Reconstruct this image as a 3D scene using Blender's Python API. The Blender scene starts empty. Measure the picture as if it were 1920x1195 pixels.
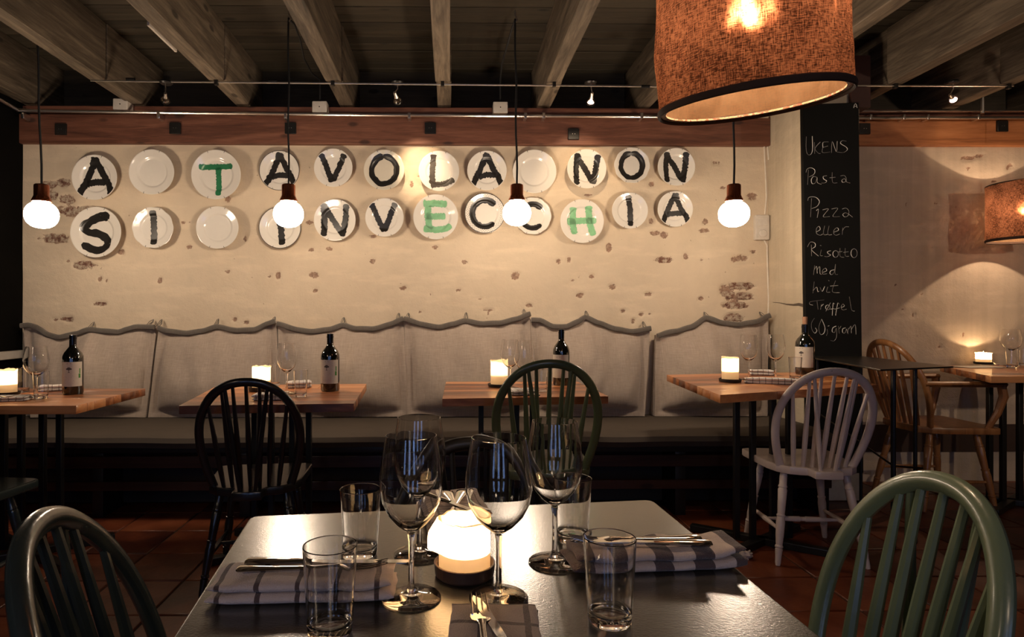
import bpy, bmesh, math, random
import numpy as np
from mathutils import Vector, Matrix, noise

C = bpy.context.scene.collection
SC = bpy.context.scene
PI = math.pi
rnd = random.Random(7)

# ------------------------------------------------------------------ camera
CAMZ = 1.13
F = 1150.0
CX, CY = 858.0, 590.0
YAW = math.radians(0.75)          # camera looks slightly to the right of the wall's normal
cam_d = bpy.data.cameras.new('camera')
cam = bpy.data.objects.new('camera', cam_d)
C.objects.link(cam)
cam_d.sensor_width = 36.0
cam_d.lens = F / 1920 * 36.0
cam_d.shift_x = (960 - CX) / 1920
cam_d.shift_y = (CY - 597.5) / 1920
cam_d.clip_start = 0.03
cam.location = (0, 0, CAMZ)
cam.rotation_euler = (PI / 2, 0, -YAW)
SC.camera = cam

# ------------------------------------------------------------------ world, exposure
w = bpy.data.worlds.new('world'); SC.world = w; w.use_nodes = True
w.node_tree.nodes['Background'].inputs[0].default_value = (0.55, 0.42, 0.34, 1)
w.node_tree.nodes['Background'].inputs[1].default_value = 0.03
SC.view_settings.view_transform = 'Standard'
SC.view_settings.look = 'None'
SC.view_settings.gamma = 1.0
SC.view_settings.exposure = 0.55
SC.view_settings.use_curve_mapping = False
SC.cycles.max_bounces = 14
SC.cycles.transmission_bounces = 12
SC.cycles.transparent_max_bounces = 16
SC.cycles.sample_clamp_indirect = 4.0
SC.cycles.blur_glossy = 0.3

GLOBE_L = 59.0
WALL_Y = 4.12

def light(name, kind, loc, energy, color, size=0.05, target=None, spot=None, blend=0.6):
    d = bpy.data.lights.new(name, kind); d.energy = energy; d.color = color
    if kind == 'AREA': d.shape = 'DISK'; d.size = size
    else: d.shadow_soft_size = size
    if spot: d.spot_size = math.radians(spot); d.spot_blend = blend
    o = bpy.data.objects.new(name, d); C.objects.link(o); o.location = loc
    if target is not None:
        o.rotation_euler = (Vector(target) - Vector(loc)).to_track_quat('-Z', 'Y').to_euler()
    return o

# unseen lights behind the camera; the point lights are added room fill
light('unseen_room_light', 'POINT', (0.3, -1.3, 1.9), 11, (1, .74, .5), .15)
light('unseen_room_light', 'POINT', (-2.0, -0.3, 1.9), 12, (1, .74, .5), .15)
light('unseen_room_light', 'SPOT', (3.9, -0.6, 2.0), 75, (1, .74, .52), .05, target=(3.6, 4.1, 1.7), spot=60, blend=.8)

# ------------------------------------------------------------------ pixel helpers (point on a plane of the place)
_r = Vector((math.cos(YAW), -math.sin(YAW), 0)); _f = Vector((math.sin(YAW), math.cos(YAW), 0))
def ray(px, py): return _f + _r * ((px - CX) / F) + Vector((0, 0, -(py - CY) / F))
def at_y(px, py, Y):
    d = ray(px, py); return Vector((0, 0, CAMZ)) + d * (Y / d.y)
def at_z(px, py, z):
    d = ray(px, py); return Vector((0, 0, CAMZ)) + d * ((z - CAMZ) / d.z)
def at_x(px, py, X):
    d = ray(px, py); return Vector((0, 0, CAMZ)) + d * (X / d.x)

# ------------------------------------------------------------------ mesh builder
class MB:
    def __init__(s): s.v = []; s.f = []; s.m = []
    def add(s, vs, fs, mi=0):
        b = len(s.v); s.v += [tuple(p) for p in vs]
        s.f += [tuple(i + b for i in f) for f in fs]; s.m += [mi] * len(fs); return s
    def box(s, x0, x1, y0, y1, z0, z1, M=None, mi=0):
        vs = [Vector((x, y, z)) for z in (z0, z1) for y in (y0, y1) for x in (x0, x1)]
        if M is not None: vs = [M @ p for p in vs]
        return s.add(vs, [(0, 2, 3, 1), (4, 5, 7, 6), (0, 1, 5, 4), (2, 6, 7, 3), (0, 4, 6, 2), (1, 3, 7, 5)], mi)
    def tube(s, path, r, n=8, rb=None, hint=None, cap=True, mi=0, closed=False):
        P = [Vector(p) for p in path]; k = len(P)
        R = r if isinstance(r, (list, tuple)) else [r] * k
        B = R if rb is None else (rb if isinstance(rb, (list, tuple)) else [rb] * k)
        T = []
        for i in range(k):
            a = P[(i - 1) % k] if (closed or i > 0) else P[i]
            b = P[(i + 1) % k] if (closed or i < k - 1) else P[i]
            T.append((b - a).normalized())
        h = Vector(hint) if hint is not None else None
        if h is None:
            u = T[0].orthogonal().normalized()
        vs = []
        for i in range(k):
            if h is not None: u = (h - T[i] * h.dot(T[i])).normalized()
            else: u = (u - T[i] * u.dot(T[i])).normalized()
            v = T[i].cross(u)
            for j in range(n):
                a = 2 * PI * j / n
                vs.append(P[i] + u * (math.cos(a) * R[i]) + v * (math.sin(a) * B[i]))
        fs = []
        m = k if closed else k - 1
        for i in range(m):
            for j in range(n):
                a = i * n + j; b = i * n + (j + 1) % n; c = ((i + 1) % k) * n
                fs.append((a, b, c + (j + 1) % n, c + j))
        if cap and not closed:
            fs.append(tuple(range(n - 1, -1, -1))); fs.append(tuple((k - 1) * n + j for j in range(n)))
        return s.add(vs, fs, mi)
    def lathe(s, prof, n=32, cx=0, cy=0, mod=None, mi=0, M=None):
        vs = []; fs = []; ring = []
        for (r, z) in prof:
            if r < 1e-6: ring.append([len(vs)]); vs.append(Vector((cx, cy, z)))
            else:
                ids = []
                for j in range(n):
                    a = 2 * PI * j / n; rr = r * (mod(a, r, z) if mod else 1)
                    ids.append(len(vs)); vs.append(Vector((cx + rr * math.cos(a), cy + rr * math.sin(a), z)))
                ring.append(ids)
        for i in range(len(ring) - 1):
            A, B = ring[i], ring[i + 1]
            for j in range(n):
                if len(A) == 1 and len(B) == 1: continue
                if len(A) == 1: fs.append((A[0], B[(j + 1) % n], B[j]))
                elif len(B) == 1: fs.append((A[j], A[(j + 1) % n], B[0]))
                else: fs.append((A[j], A[(j + 1) % n], B[(j + 1) % n], B[j]))
        if M is not None: vs = [M @ p for p in vs]
        return s.add(vs, fs, mi)
    def prism(s, poly, z0, z1, mi=0):
        n = len(poly)
        vs = [(x, y, z0) for x, y in poly] + [(x, y, z1) for x, y in poly]
        fs = [tuple(range(n - 1, -1, -1)), tuple(range(n, 2 * n))] + [(i, (i + 1) % n, n + (i + 1) % n, n + i) for i in range(n)]
        return s.add(vs, fs, mi)
    def build(s, name, mat, parent=None, bevel=0, seg=2, smooth=35, loc=None, rot=None, fixn=True):
        me = bpy.data.meshes.new(name); me.from_pydata(s.v, [], s.f)
        mats = mat if isinstance(mat, (list, tuple)) else [mat]
        for q in mats: me.materials.append(q)
        if len(mats) > 1: me.polygons.foreach_set('material_index', s.m)
        if bevel or fixn:
            bm = bmesh.new(); bm.from_mesh(me)
            if fixn: bmesh.ops.recalc_face_normals(bm, faces=bm.faces)
            if bevel:
                es = [e for e in bm.edges if len(e.link_faces) == 2 and e.calc_face_angle(0) > math.radians(40)]
                bmesh.ops.bevel(bm, geom=es, offset=bevel, segments=seg, profile=.5, affect='EDGES', clamp_overlap=True)
            bm.to_mesh(me); bm.free()
        me.polygons.foreach_set('use_smooth', [True] * len(me.polygons))
        if bevel:
            smooth = min(smooth, 25)
        if smooth: me.set_sharp_from_angle(angle=math.radians(smooth))
        if bevel:
            big = .15 * max(p.area for p in me.polygons)
            me.polygons.foreach_set('use_smooth', [not (p.area > big or p.loop_total > 5) for p in me.polygons])
        o = bpy.data.objects.new(name, me); C.objects.link(o)
        if parent is not None: o.parent = parent
        if loc is not None: o.location = loc
        if rot is not None: o.rotation_euler = rot
        return o

def tag(o, label, cat, group=None):
    o['label'] = label; o['category'] = cat
    if group: o['group'] = group
    return o
def thing(name, label, cat, loc=(0, 0, 0), rot=(0, 0, 0), group=None, scale=1):
    o = bpy.data.objects.new(name, None); C.objects.link(o)
    o.location = loc; o.rotation_euler = rot; o.scale = (scale,) * 3; o.empty_display_size = .05
    return tag(o, label, cat, group)
def struct(o): o['kind'] = 'structure'; return o
def rotz(x, y, a): return (x * math.cos(a) - y * math.sin(a), x * math.sin(a) + y * math.cos(a))

# ------------------------------------------------------------------ materials
class N:
    def __init__(s, name):
        s.mat = bpy.data.materials.new(name); s.mat.use_nodes = True
        s.t = s.mat.node_tree; s.b = s.t.nodes['Principled BSDF']; s.out = s.t.nodes['Material Output']
    def n(s, typ, **kw):
        q = s.t.nodes.new(typ)
        for k, v in kw.items():
            if k.startswith('i_'): q.inputs[int(k[2:]) if k[2:].isdigit() else k[2:].replace('_', ' ')].default_value = v
            else: setattr(q, k, v)
        return q
    def l(s, a, b): s.t.links.new(a, b)
    def obj(s, scale=(1, 1, 1), rot=(0, 0, 0), loc=(0, 0, 0)):
        tc = s.n('ShaderNodeTexCoord'); mp = s.n('ShaderNodeMapping')
        mp.inputs['Scale'].default_value = scale; mp.inputs['Rotation'].default_value = rot; mp.inputs['Location'].default_value = loc
        s.l(tc.outputs['Object'], mp.inputs[0]); return mp.outputs[0]
    def noise(s, vec, scale, detail=4, rough=.55, dist=0):
        q = s.n('ShaderNodeTexNoise'); q.inputs['Scale'].default_value = scale; q.inputs['Detail'].default_value = detail
        q.inputs['Roughness'].default_value = rough; q.inputs['Distortion'].default_value = dist
        if vec is not None: s.l(vec, q.inputs['Vector'])
        return q.outputs[0]
    def ramp(s, fac, stops):
        q = s.n('ShaderNodeValToRGB'); e = q.color_ramp.elements
        while len(e) < len(stops): e.new(.5)
        for i, (p, c) in enumerate(stops):
            e[i].position = p; e[i].color = (*c, 1) if len(c) == 3 else c
        s.l(fac, q.inputs[0]); return q.outputs[0]
    def mix(s, fac, a, b, mode='MIX'):
        q = s.n('ShaderNodeMix', data_type='RGBA', blend_type=mode)
        for sock, val in ((q.inputs[0], fac), (q.inputs[6], a), (q.inputs[7], b)):
            if isinstance(val, (int, float)): sock.default_value = val
            elif isinstance(val, tuple): sock.default_value = (*val, 1)
            else: s.l(val, sock)
        return q.outputs[2]
    def math(s, op, a, b=None, c=None):
        q = s.n('ShaderNodeMath', operation=op)
        for i, val in enumerate((a, b, c)):
            if val is None: continue
            if isinstance(val, (int, float)): q.inputs[i].default_value = val
            else: s.l(val, q.inputs[i])
        return q.outputs[0]
    def col(s, c):
        if isinstance(c, tuple): s.b.inputs['Base Color'].default_value = (*c, 1)
        else: s.l(c, s.b.inputs['Base Color'])
    def bump(s, h, strength=.3, dist=.01):
        q = s.n('ShaderNodeBump'); q.inputs['Strength'].default_value = strength; q.inputs['Distance'].default_value = dist
        s.l(h, q.inputs['Height']); s.l(q.outputs[0], s.b.inputs['Normal'])
    def set(s, **kw):
        for k, v in kw.items(): s.b.inputs[k.replace('_', ' ')].default_value = v

def simple(name, col, rough=.5, metal=0, noise_amt=.12, nscale=30, spec=.5, coat=0, bump=0):
    m = N(name); v = m.obj(); f = m.noise(v, nscale, 5)
    m.col(m.mix(f, tuple(c * (1 - noise_amt * 2) for c in col), tuple(min(1, c * (1 + noise_amt)) for c in col)))
    m.set(Roughness=rough, Metallic=metal); m.b.inputs['Specular IOR Level'].default_value = spec
    if coat: m.b.inputs['Coat Weight'].default_value = coat; m.b.inputs['Coat Roughness'].default_value = .12
    if bump: m.bump(m.noise(v, nscale * 3, 4), bump, .003)
    return m.mat

def plaster(name, base, dark, attr=None, streak=False):
    m = N(name); v = m.obj()
    a = m.noise(v, 1.7, 8, .6, .4); b = m.noise(v, 9, 8, .65)
    c = m.mix(m.ramp(a, [(.3, (0, 0, 0)), (.7, (1, 1, 1))]), dark, base)
    c = m.mix(m.math('MULTIPLY', m.ramp(b, [(.5, (0, 0, 0)), (.8, (1, 1, 1))]), .3), c, tuple(x * .72 for x in base))
    sv = m.obj(scale=(1.2, 1.2, 5)); c = m.mix(m.math('MULTIPLY', m.ramp(m.noise(sv, 2.4, 6, .6), [(.52, (0, 0, 0)), (.66, (1, 1, 1))]), .28), c, tuple(min(1, x * 1.25) for x in base))
    if streak:
        vv = m.obj(scale=(9, 9, .35)); c = m.mix(m.math('MULTIPLY', m.ramp(m.noise(vv, 1.6, 4), [(.4, (0, 0, 0)), (.68, (1, 1, 1))]), .35), c, tuple(x * .7 for x in dark))
    # small chips in the paint
    ch = m.ramp(m.noise(v, 26, 3, .5), [(.735, (0, 0, 0)), (.75, (1, 1, 1))])
    c = m.mix(m.math('MULTIPLY', ch, .5), c, (.20, .12, .075))
    if attr:
        at = m.n('ShaderNodeAttribute', attribute_name=attr)
        fine = m.noise(v, 90, 5, .7)
        k = m.math('ADD', at.outputs['Fac'], m.math('MULTIPLY', m.math('SUBTRACT', fine, .5), 1.1))
        k = m.math('MULTIPLY', m.ramp(k, [(.44, (0, 0, 0)), (.56, (1, 1, 1))]), .8)
        und = m.ramp(m.noise(v, 60, 5, .7), [(.35, (.10, .05, .035)), (.5, (.22, .10, .065)), (.66, (.40, .30, .22))])
        c = m.mix(k, c, und)
    m.col(c); m.set(Roughness=.85)
    h = m.math('ADD', m.noise(v, 14, 8, .6), m.math('MULTIPLY', m.noise(v, 120, 3), .15))
    m.bump(h, .55, .012)
    return m.mat

def wood(name, stops, scale=1.0, axis='x', rough=.5, bump=.25, rnd_amt=.5, coat=0.0):
    m = N(name)
    sc = {'x': (1, 12, 12), 'y': (12, 1, 12), 'z': (12, 12, 1)}[axis]
    oi = m.n('ShaderNodeObjectInfo')
    tc = m.n('ShaderNodeTexCoord')
    add = m.n('ShaderNodeVectorMath', operation='ADD'); m.l(tc.outputs['Object'], add.inputs[0])
    cmb = m.n('ShaderNodeCombineXYZ'); rr = m.math('MULTIPLY', oi.outputs['Random'], 37.0)
    for i in range(3): m.l(rr, cmb.inputs[i])
    m.l(cmb.outputs[0], add.inputs[1])
    mp = m.n('ShaderNodeMapping'); mp.inputs['Scale'].default_value = tuple(q * scale for q in sc); m.l(add.outputs[0], mp.inputs[0])
    a = m.noise(mp.outputs[0], 1.6, 8, .62, .8)
    g = m.noise(mp.outputs[0], 9, 4, .6, .3)
    f = m.math('ADD', m.math('MULTIPLY', a, .75), m.math('MULTIPLY', g, .25))
    f = m.math('ADD', f, m.math('MULTIPLY', m.math('SUBTRACT', oi.outputs['Random'], .5), rnd_amt))
    c = m.ramp(f, stops); kn = m.n('ShaderNodeTexVoronoi'); kn.inputs['Scale'].default_value = 3.0
    mp2 = m.n('ShaderNodeMapping'); mp2.inputs['Scale'].default_value = {'x': (1, 2.2, 2.2), 'y': (2.2, 1, 2.2), 'z': (2.2, 2.2, 1)}[axis]
    m.l(add.outputs[0], mp2.inputs[0]); m.l(mp2.outputs[0], kn.inputs['Vector'])
    k = m.ramp(kn.outputs['Distance'], [(.08, (1, 1, 1)), (.14, (0, 0, 0))])
    c = m.mix(m.math('MULTIPLY', k, .75), c, tuple(x * .35 for x in stops[0][1]))
    m.col(c); m.set(Roughness=rough); m.bump(f, bump, .004)
    if coat: m.b.inputs['Coat Weight'].default_value = coat
    return m.mat

def paint(name, col, chip, rough=.33, chip_t=.70, coat=.35, bump=.15):
    m = N(name); v = m.obj(); base = m.mix(m.noise(v, 12, 5), tuple(c * .78 for c in col), tuple(min(1, c * 1.12) for c in col))
    k = m.ramp(m.noise(v, 34, 5, .6, .5), [(chip_t, (0, 0, 0)), (chip_t + .015, (1, 1, 1))])
    m.col(m.mix(k, base, chip)); m.set(Roughness=rough); m.b.inputs['Coat Weight'].default_value = coat; m.b.inputs['Coat Roughness'].default_value = .15
    m.bump(m.noise(v, 60, 4), bump, .004)
    return m.mat

def linen(name, a, b, scale=1.0, bump=.35):
    m = N(name); v = m.obj(scale=(1, 1, 1)); 
    h = m.noise(m.obj(scale=(6, 6, 130)), 3.0, 3, .6); q = m.noise(m.obj(scale=(130, 6, 6)), 3.0, 3, .6)
    f = m.math('MULTIPLY', m.math('ADD', h, q), .5)
    c = m.ramp(f, [(.36, a), (.62, b)]); c = m.mix(m.math('MULTIPLY', m.noise(v, 3.5, 4), .4), c, tuple(x * .8 for x in a))
    m.col(c); m.set(Roughness=.92); m.b.inputs['Sheen Weight'].default_value = .25
    m.bump(m.math('ADD', m.math('MULTIPLY', f, .25), m.noise(v, 9, 4)), bump, .012)
    return m.mat

def emis(name, col, strength):
    m = N(name); m.t.nodes.remove(m.b); e = m.n('ShaderNodeEmission'); e.inputs[0].default_value = (*col, 1); e.inputs[1].default_value = strength
    m.l(e.outputs[0], m.out.inputs[0]); return m.mat

def glass(name, tint=(1, 1, 1), rough=0.0, ior=1.45):
    m = N(name); m.col(tint); m.set(Roughness=rough, IOR=ior); m.b.inputs['Transmission Weight'].default_value = 1
    return m.mat

def cloth_lines(name, base, line, fx, fy, wx, wy, ox=0, oy=0, extra=None):
    """folded tea towel: woven lines across x and across y (in metres)"""
    m = N(name); tc = m.n('ShaderNodeTexCoord'); sp = m.n('ShaderNodeSeparateXYZ'); m.l(tc.outputs['Object'], sp.inputs[0])
    wob = m.math('MULTIPLY', m.math('SUBTRACT', m.noise(tc.outputs['Object'], 25, 2), .5), .006)
    def stripes(ax, per, wid, off):
        x = m.math('ADD', m.math('ADD', sp.outputs[ax], off + 10 * per), wob)
        return m.math('LESS_THAN', m.math('FRACT', m.math('DIVIDE', x, per)), wid)
    k = None
    if fx: k = stripes(0, fx, wx, ox)
    if fy:
        k2 = stripes(1, fy, wy, oy); k = k2 if k is None else m.math('MAXIMUM', k, k2)
    b = m.mix(m.noise(tc.outputs['Object'], 60, 3), tuple(x * .75 for x in base), base)
    m.col(m.mix(m.math('MULTIPLY', k, .92), b, line)); m.set(Roughness=.95); m.b.inputs['Sheen Weight'].default_value = .3
    m.bump(m.math('ADD', m.noise(tc.outputs['Object'], 70, 4, .6), m.noise(tc.outputs['Object'], 600, 1)), .5, .004)
    return m.mat

MT = {}
MT['wall'] = plaster('limewash_plaster', (.70, .575, .42), (.60, .485, .35), attr='flake')
MT['wall_r'] = plaster('grey_plaster', (.56, .46, .36), (.44, .355, .275), attr='flake', streak=True)
MT['pier'] = plaster('pier_plaster', (.62, .52, .38), (.48, .40, .29), streak=True)
MT['black_wall'] = simple('black_wall_paint', (.004, .0035, .003), .95, spec=.05, noise_amt=.3, nscale=4)
MT['dark_wall'] = simple('dark_wall_paint', (.10, .075, .055), .85, nscale=4)
MT['joist'] = wood('rough_sawn_joist', [(.32, (.04, .029, .018)), (.5, (.12, .09, .06)), (.68, (.25, .195, .135))], axis='y', rough=.75, rnd_amt=.15, bump=.8)
MT['board'] = wood('ceiling_board_wood', [(.25, (.022, .017, .010)), (.5, (.050, .039, .024)), (.8, (.085, .067, .043))], axis='x', rough=.75, rnd_amt=.25, bump=.3)
MT['beam'] = wood('red_brown_beam', [(.32, (.055, .018, .009)), (.5, (.15, .055, .030)), (.68, (.25, .105, .06))], axis='x', rough=.6, rnd_amt=.0, bump=.5)
MT['beam_r'] = wood('orange_brown_beam', [(.3, (.16, .052, .016)), (.5, (.38, .14, .048)), (.7, (.52, .22, .085))], axis='x', rough=.6, rnd_amt=.0, bump=.4)
MT['table'] = wood('table_stave_wood', [(.2, (.12, .036, .012)), (.42, (.34, .115, .040)), (.6, (.54, .21, .078)), (.85, (.68, .32, .13))], axis='x', rough=.33, rnd_amt=.55, bump=.08, coat=.2, scale=1.3)
MT['chairwood'] = wood('honey_chair_wood', [(.25, (.13, .045, .014)), (.5, (.30, .125, .042)), (.8, (.45, .22, .085))], axis='z', rough=.35, rnd_amt=.1, bump=.08, coat=.3)
MT['metal_black'] = simple('black_steel', (.015, .014, .013), .38, .3)
MT['steel_plate'] = simple('raw_steel_plate', (.055, .048, .04), .32, .7, noise_amt=.3, nscale=6)
MT['chrome'] = simple('steel_rod', (.85, .80, .74), .28, 1, nscale=8)
MT['cutlery'] = simple('polished_cutlery', (.72, .69, .65), .10, 1, noise_amt=.03)
MT['copper'] = simple('copper_cap', (.50, .17, .09), .22, 1, nscale=8)
MT['cord'] = simple('black_cord', (.010, .010, .010), .7)
MT['white_plastic'] = simple('white_plastic', (.68, .62, .54), .4)
MT['plate'] = simple('white_porcelain', (.78, .73, .65), .10, noise_amt=.02, coat=.6)
MT['plate_cream'] = simple('cream_porcelain', (.72, .66, .54), .10, noise_amt=.02, coat=.6)
MT['rim_dark'] = simple('dark_plate_rim', (.06, .05, .045), .3)
MT['ink'] = simple('black_glaze_paint', (.022, .020, .018), .32, noise_amt=.3, nscale=60)
MT['ink_grey'] = simple('worn_glaze_paint', (.06, .05, .04), .35, noise_amt=.4, nscale=50)
MT['ink_green'] = simple('green_glaze_paint', (.03, .20, .085), .3, noise_amt=.2)
MT['ink_mint'] = simple('mint_glaze_paint', (.26, .56, .30), .3, noise_amt=.2)
MT['linen'] = linen('grey_linen', (.34, .27, .215), (.50, .40, .325))
MT['linen_shaded'] = linen('grey_linen_hem_shaded', (.105, .087, .072), (.165, .14, .118))  # darker linen: the shading along the cushion tops is put into the colour
MT['seatpad'] = simple('brown_seat_fabric', (.060, .043, .030), .8, nscale=8, bump=.3)
MT['bench'] = simple('dark_bench_wood', (.012, .009, .008), .5)
MT['bench_rail'] = wood('bench_rail_wood', [(.3, (.02, .008, .005)), (.7, (.06, .024, .014))], axis='x', rough=.35, rnd_amt=.1)
MT['chalkboard'] = simple('chalkboard_black', (.004, .004, .0037), .6, noise_amt=.5, nscale=3, spec=.2)
MT['chalk'] = simple('chalk', (.55, .52, .48), .95, nscale=150)
MT['black_paint'] = paint('black_chair_paint', (.012, .011, .012), (.05, .035, .025), rough=.28)
MT['green_paint'] = paint('olive_green_paint', (.075, .095, .045), (.03, .025, .018), chip_t=.76)
MT['sage_paint'] = paint('sage_green_paint', (.155, .205, .125), (.10, .055, .03), chip_t=.74)
MT['petrol_paint'] = paint('dark_petrol_paint', (.030, .042, .040), (.03, .02, .015), rough=.22, chip_t=.78)
MT['white_paint'] = paint('white_chair_paint', (.72, .61, .555), (.10, .06, .05), chip_t=.715, rough=.4)
MT['brown_paint'] = paint('dark_brown_paint', (.008, .005, .004), (.02, .01, .006), rough=.45, coat=.05)
MT['glass'] = glass('clear_glass')
MT['bottle'] = glass('dark_bottle_glass', (.02, .035, .015)); 
MT['bottle_dark'] = simple('filled_bottle', (.004, .005, .004), .05, noise_amt=0, spec=.8, coat=.8)
MT['foil'] = simple('black_foil', (.008, .008, .012), .25, .4, coat=.3)
MT['paper'] = simple('label_paper', (.66, .60, .50), .8, nscale=60, noise_amt=.05)
MT['print'] = simple('label_print', (.10, .085, .075), .8)
MT['print_grey'] = simple('label_print_grey', (.34, .30, .26), .8)
MT['print_green'] = simple('label_print_green', (.07, .28, .05), .8)
MT['cork'] = simple('cork', (.45, .24, .14), .9, nscale=120, noise_amt=.25)
MT['dish'] = simple('dark_dish', (.020, .014, .011), .45, nscale=20)
MT['dish_brown'] = simple('brown_wood_dish', (.055, .028, .018), .5, nscale=20)
MT['tissue'] = simple('tissue', (.6, .5, .45), .95)
MT['brickface'] = (lambda: None)()
m = N('old_brick'); v = m.obj(); f = m.noise(v, 45, 6, .7)
m.col(m.ramp(f, [(.32, (.10, .045, .032)), (.44, (.22, .11, .075)), (.52, (.40, .31, .23)), (.66, (.58, .48, .36))])); m.set(Roughness=.95); m.bump(f, .9, .01); MT['brickface'] = m.mat
# floor tile
m = N('terracotta_tile'); v = m.obj(); oi = m.n('ShaderNodeObjectInfo')
f = m.math('ADD', m.noise(v, 5, 6, .6), m.math('MULTIPLY', m.math('SUBTRACT', oi.outputs['Random'], .5), .35))
m.col(m.ramp(f, [(.3, (.05, .010, .004)), (.55, (.13, .029, .010)), (.8, (.21, .060, .022))])); m.set(Roughness=.38); m.bump(m.noise(v, 14, 5), .25, .01); MT['tile'] = m.mat
MT['grout'] = simple('grout', (.030, .018, .012), .9)
# dark painted table
m = N('black_table_paint'); v = m.obj(); g = m.noise(m.obj(scale=(2, 40, 2)), 2, 5, .6, .4)
m.col(m.mix(g, (.020, .019, .016), (.040, .038, .033))); m.set(Roughness=.25); m.b.inputs['Specular IOR Level'].default_value = .9; m.b.inputs['Coat Weight'].default_value = .5; m.b.inputs['Coat IOR'].default_value = 1.5; m.b.inputs['Coat Roughness'].default_value = .21
m.bump(m.math('ADD', m.noise(v, 260, 2), m.math('MULTIPLY', g, .25)), .25, .0010); MT['blacktable'] = m.mat
# wax
m = N('candle_wax'); m.t.nodes.remove(m.b)
df = m.n('ShaderNodeBsdfDiffuse'); df.inputs[0].default_value = (.82, .74, .62, 1)
tr = m.n('ShaderNodeBsdfTranslucent'); tr.inputs[0].default_value = (1.0, .90, .74, 1)
mx = m.n('ShaderNodeMixShader'); mx.inputs[0].default_value = .72
m.l(df.outputs[0], mx.inputs[1]); m.l(tr.outputs[0], mx.inputs[2]); m.l(mx.outputs[0], m.out.inputs[0]); MT['wax'] = m.mat
MT['flame'] = emis('flame', (1, .62, .25), 40)
MT['globe'] = emis('opal_globe_lit', (1, .79, .585), GLOBE_L)
MT['bulb_lit'] = emis('lit_bulb', (1, .70, .42), 120)
MT['spot_lit'] = emis('lit_spot', (1, .62, .5), 14)
MT['window_glow'] = emis('dusk_window', (.30, .48, 1.0), 2.2)
MT['spot_glass'] = glass('spot_glass', (.9, .85, .8), .1)

m = N('thin_bulb_glass'); m.t.nodes.remove(m.b); tp = m.n('ShaderNodeBsdfTransparent'); gl = m.n('ShaderNodeBsdfGlossy'); gl.inputs['Roughness'].default_value = .05
mx = m.n('ShaderNodeMixShader'); mx.inputs[0].default_value = .06; m.l(tp.outputs[0], mx.inputs[1]); m.l(gl.outputs[0], mx.inputs[2]); m.l(mx.outputs[0], m.out.inputs[0]); MT['bulb_glass'] = m.mat
def shade_cloth(name, col, tcol, hole):
    m = N(name); m.t.nodes.remove(m.b)
    tc = m.n('ShaderNodeTexCoord'); uv = tc.outputs['UV']
    def nn(sx, sy, d=3):
        mp = m.n('ShaderNodeMapping'); mp.inputs['Scale'].default_value = (sx, sy, 1); m.l(uv, mp.inputs[0]); return m.noise(mp.outputs[0], 1, d, .65, .3)
    a = nn(70, 420); b = nn(520, 50); c2 = nn(12, 9, 5)
    f = m.math('ADD', m.math('MULTIPLY', m.math('ADD', a, b), .4), m.math('MULTIPLY', c2, .2))
    cc = m.ramp(f, [(.43, tuple(x * .30 for x in col)), (.58, col)]); tt = m.ramp(f, [(.44, tuple(x * .10 for x in tcol)), (.58, tcol)])
    df = m.n('ShaderNodeBsdfDiffuse'); m.l(cc, df.inputs[0])
    tr = m.n('ShaderNodeBsdfTranslucent'); m.l(tt, tr.inputs[0])
    tp = m.n('ShaderNodeBsdfTransparent'); tp.inputs[0].default_value = (1, .85, .68, 1)
    geo = m.n('ShaderNodeNewGeometry'); inn = m.mix(geo.outputs['Backfacing'], cc, m.ramp(c2, [(.35, (.30, .17, .09)), (.65, (.50, .31, .18))])); m.l(inn, df.inputs[0])
    m1 = m.n('ShaderNodeMixShader'); m1.inputs[0].default_value = .5; m.l(df.outputs[0], m1.inputs[1]); m.l(tr.outputs[0], m1.inputs[2])
    rf = m.n('ShaderNodeBsdfRefraction'); rf.inputs['IOR'].default_value = 1.25; rf.inputs['Roughness'].default_value = .62; m.l(m.mix(.5, tt, m.mix(1.0, tt, (3.0, 2.3, 1.8), 'MULTIPLY')), rf.inputs[0])
    m3 = m.n('ShaderNodeMixShader'); m3.inputs[0].default_value = .30; m.l(m1.outputs[0], m3.inputs[1]); m.l(rf.outputs[0], m3.inputs[2]); m1 = m3
    m2 = m.n('ShaderNodeMixShader'); m.l(m.math('MULTIPLY', m.ramp(f, [(.50, (0, 0, 0)), (.60, (1, 1, 1))]), hole), m2.inputs[0])
    m.l(m1.outputs[0], m2.inputs[1]); m.l(tp.outputs[0], m2.inputs[2]); m.l(m2.outputs[0], m.out.inputs[0])
    return m.mat
MT['shade'] = shade_cloth('brown_linen_shade', (.10, .055, .034), (.18, .075, .042), .20)
MT['lining'] = simple('shade_lining', (.42, .24, .12), .9, nscale=10, bump=.4)
m = N('floral_ribbon'); v = m.obj(); m.col(m.ramp(m.noise(v, 90, 3, .6), [(.4, (.40, .33, .20)), (.5, (.62, .50, .34)), (.56, (.45, .06, .05)), (.62, (.20, .16, .08))])); m.set(Roughness=.9); MT['ribbon'] = m.mat

# ================================================================== STRUCTURE
XL, XR = -2.84, 5.0
YB, YF = WALL_Y, -3.2
ZC = 2.86; ZJ = 2.52

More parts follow.
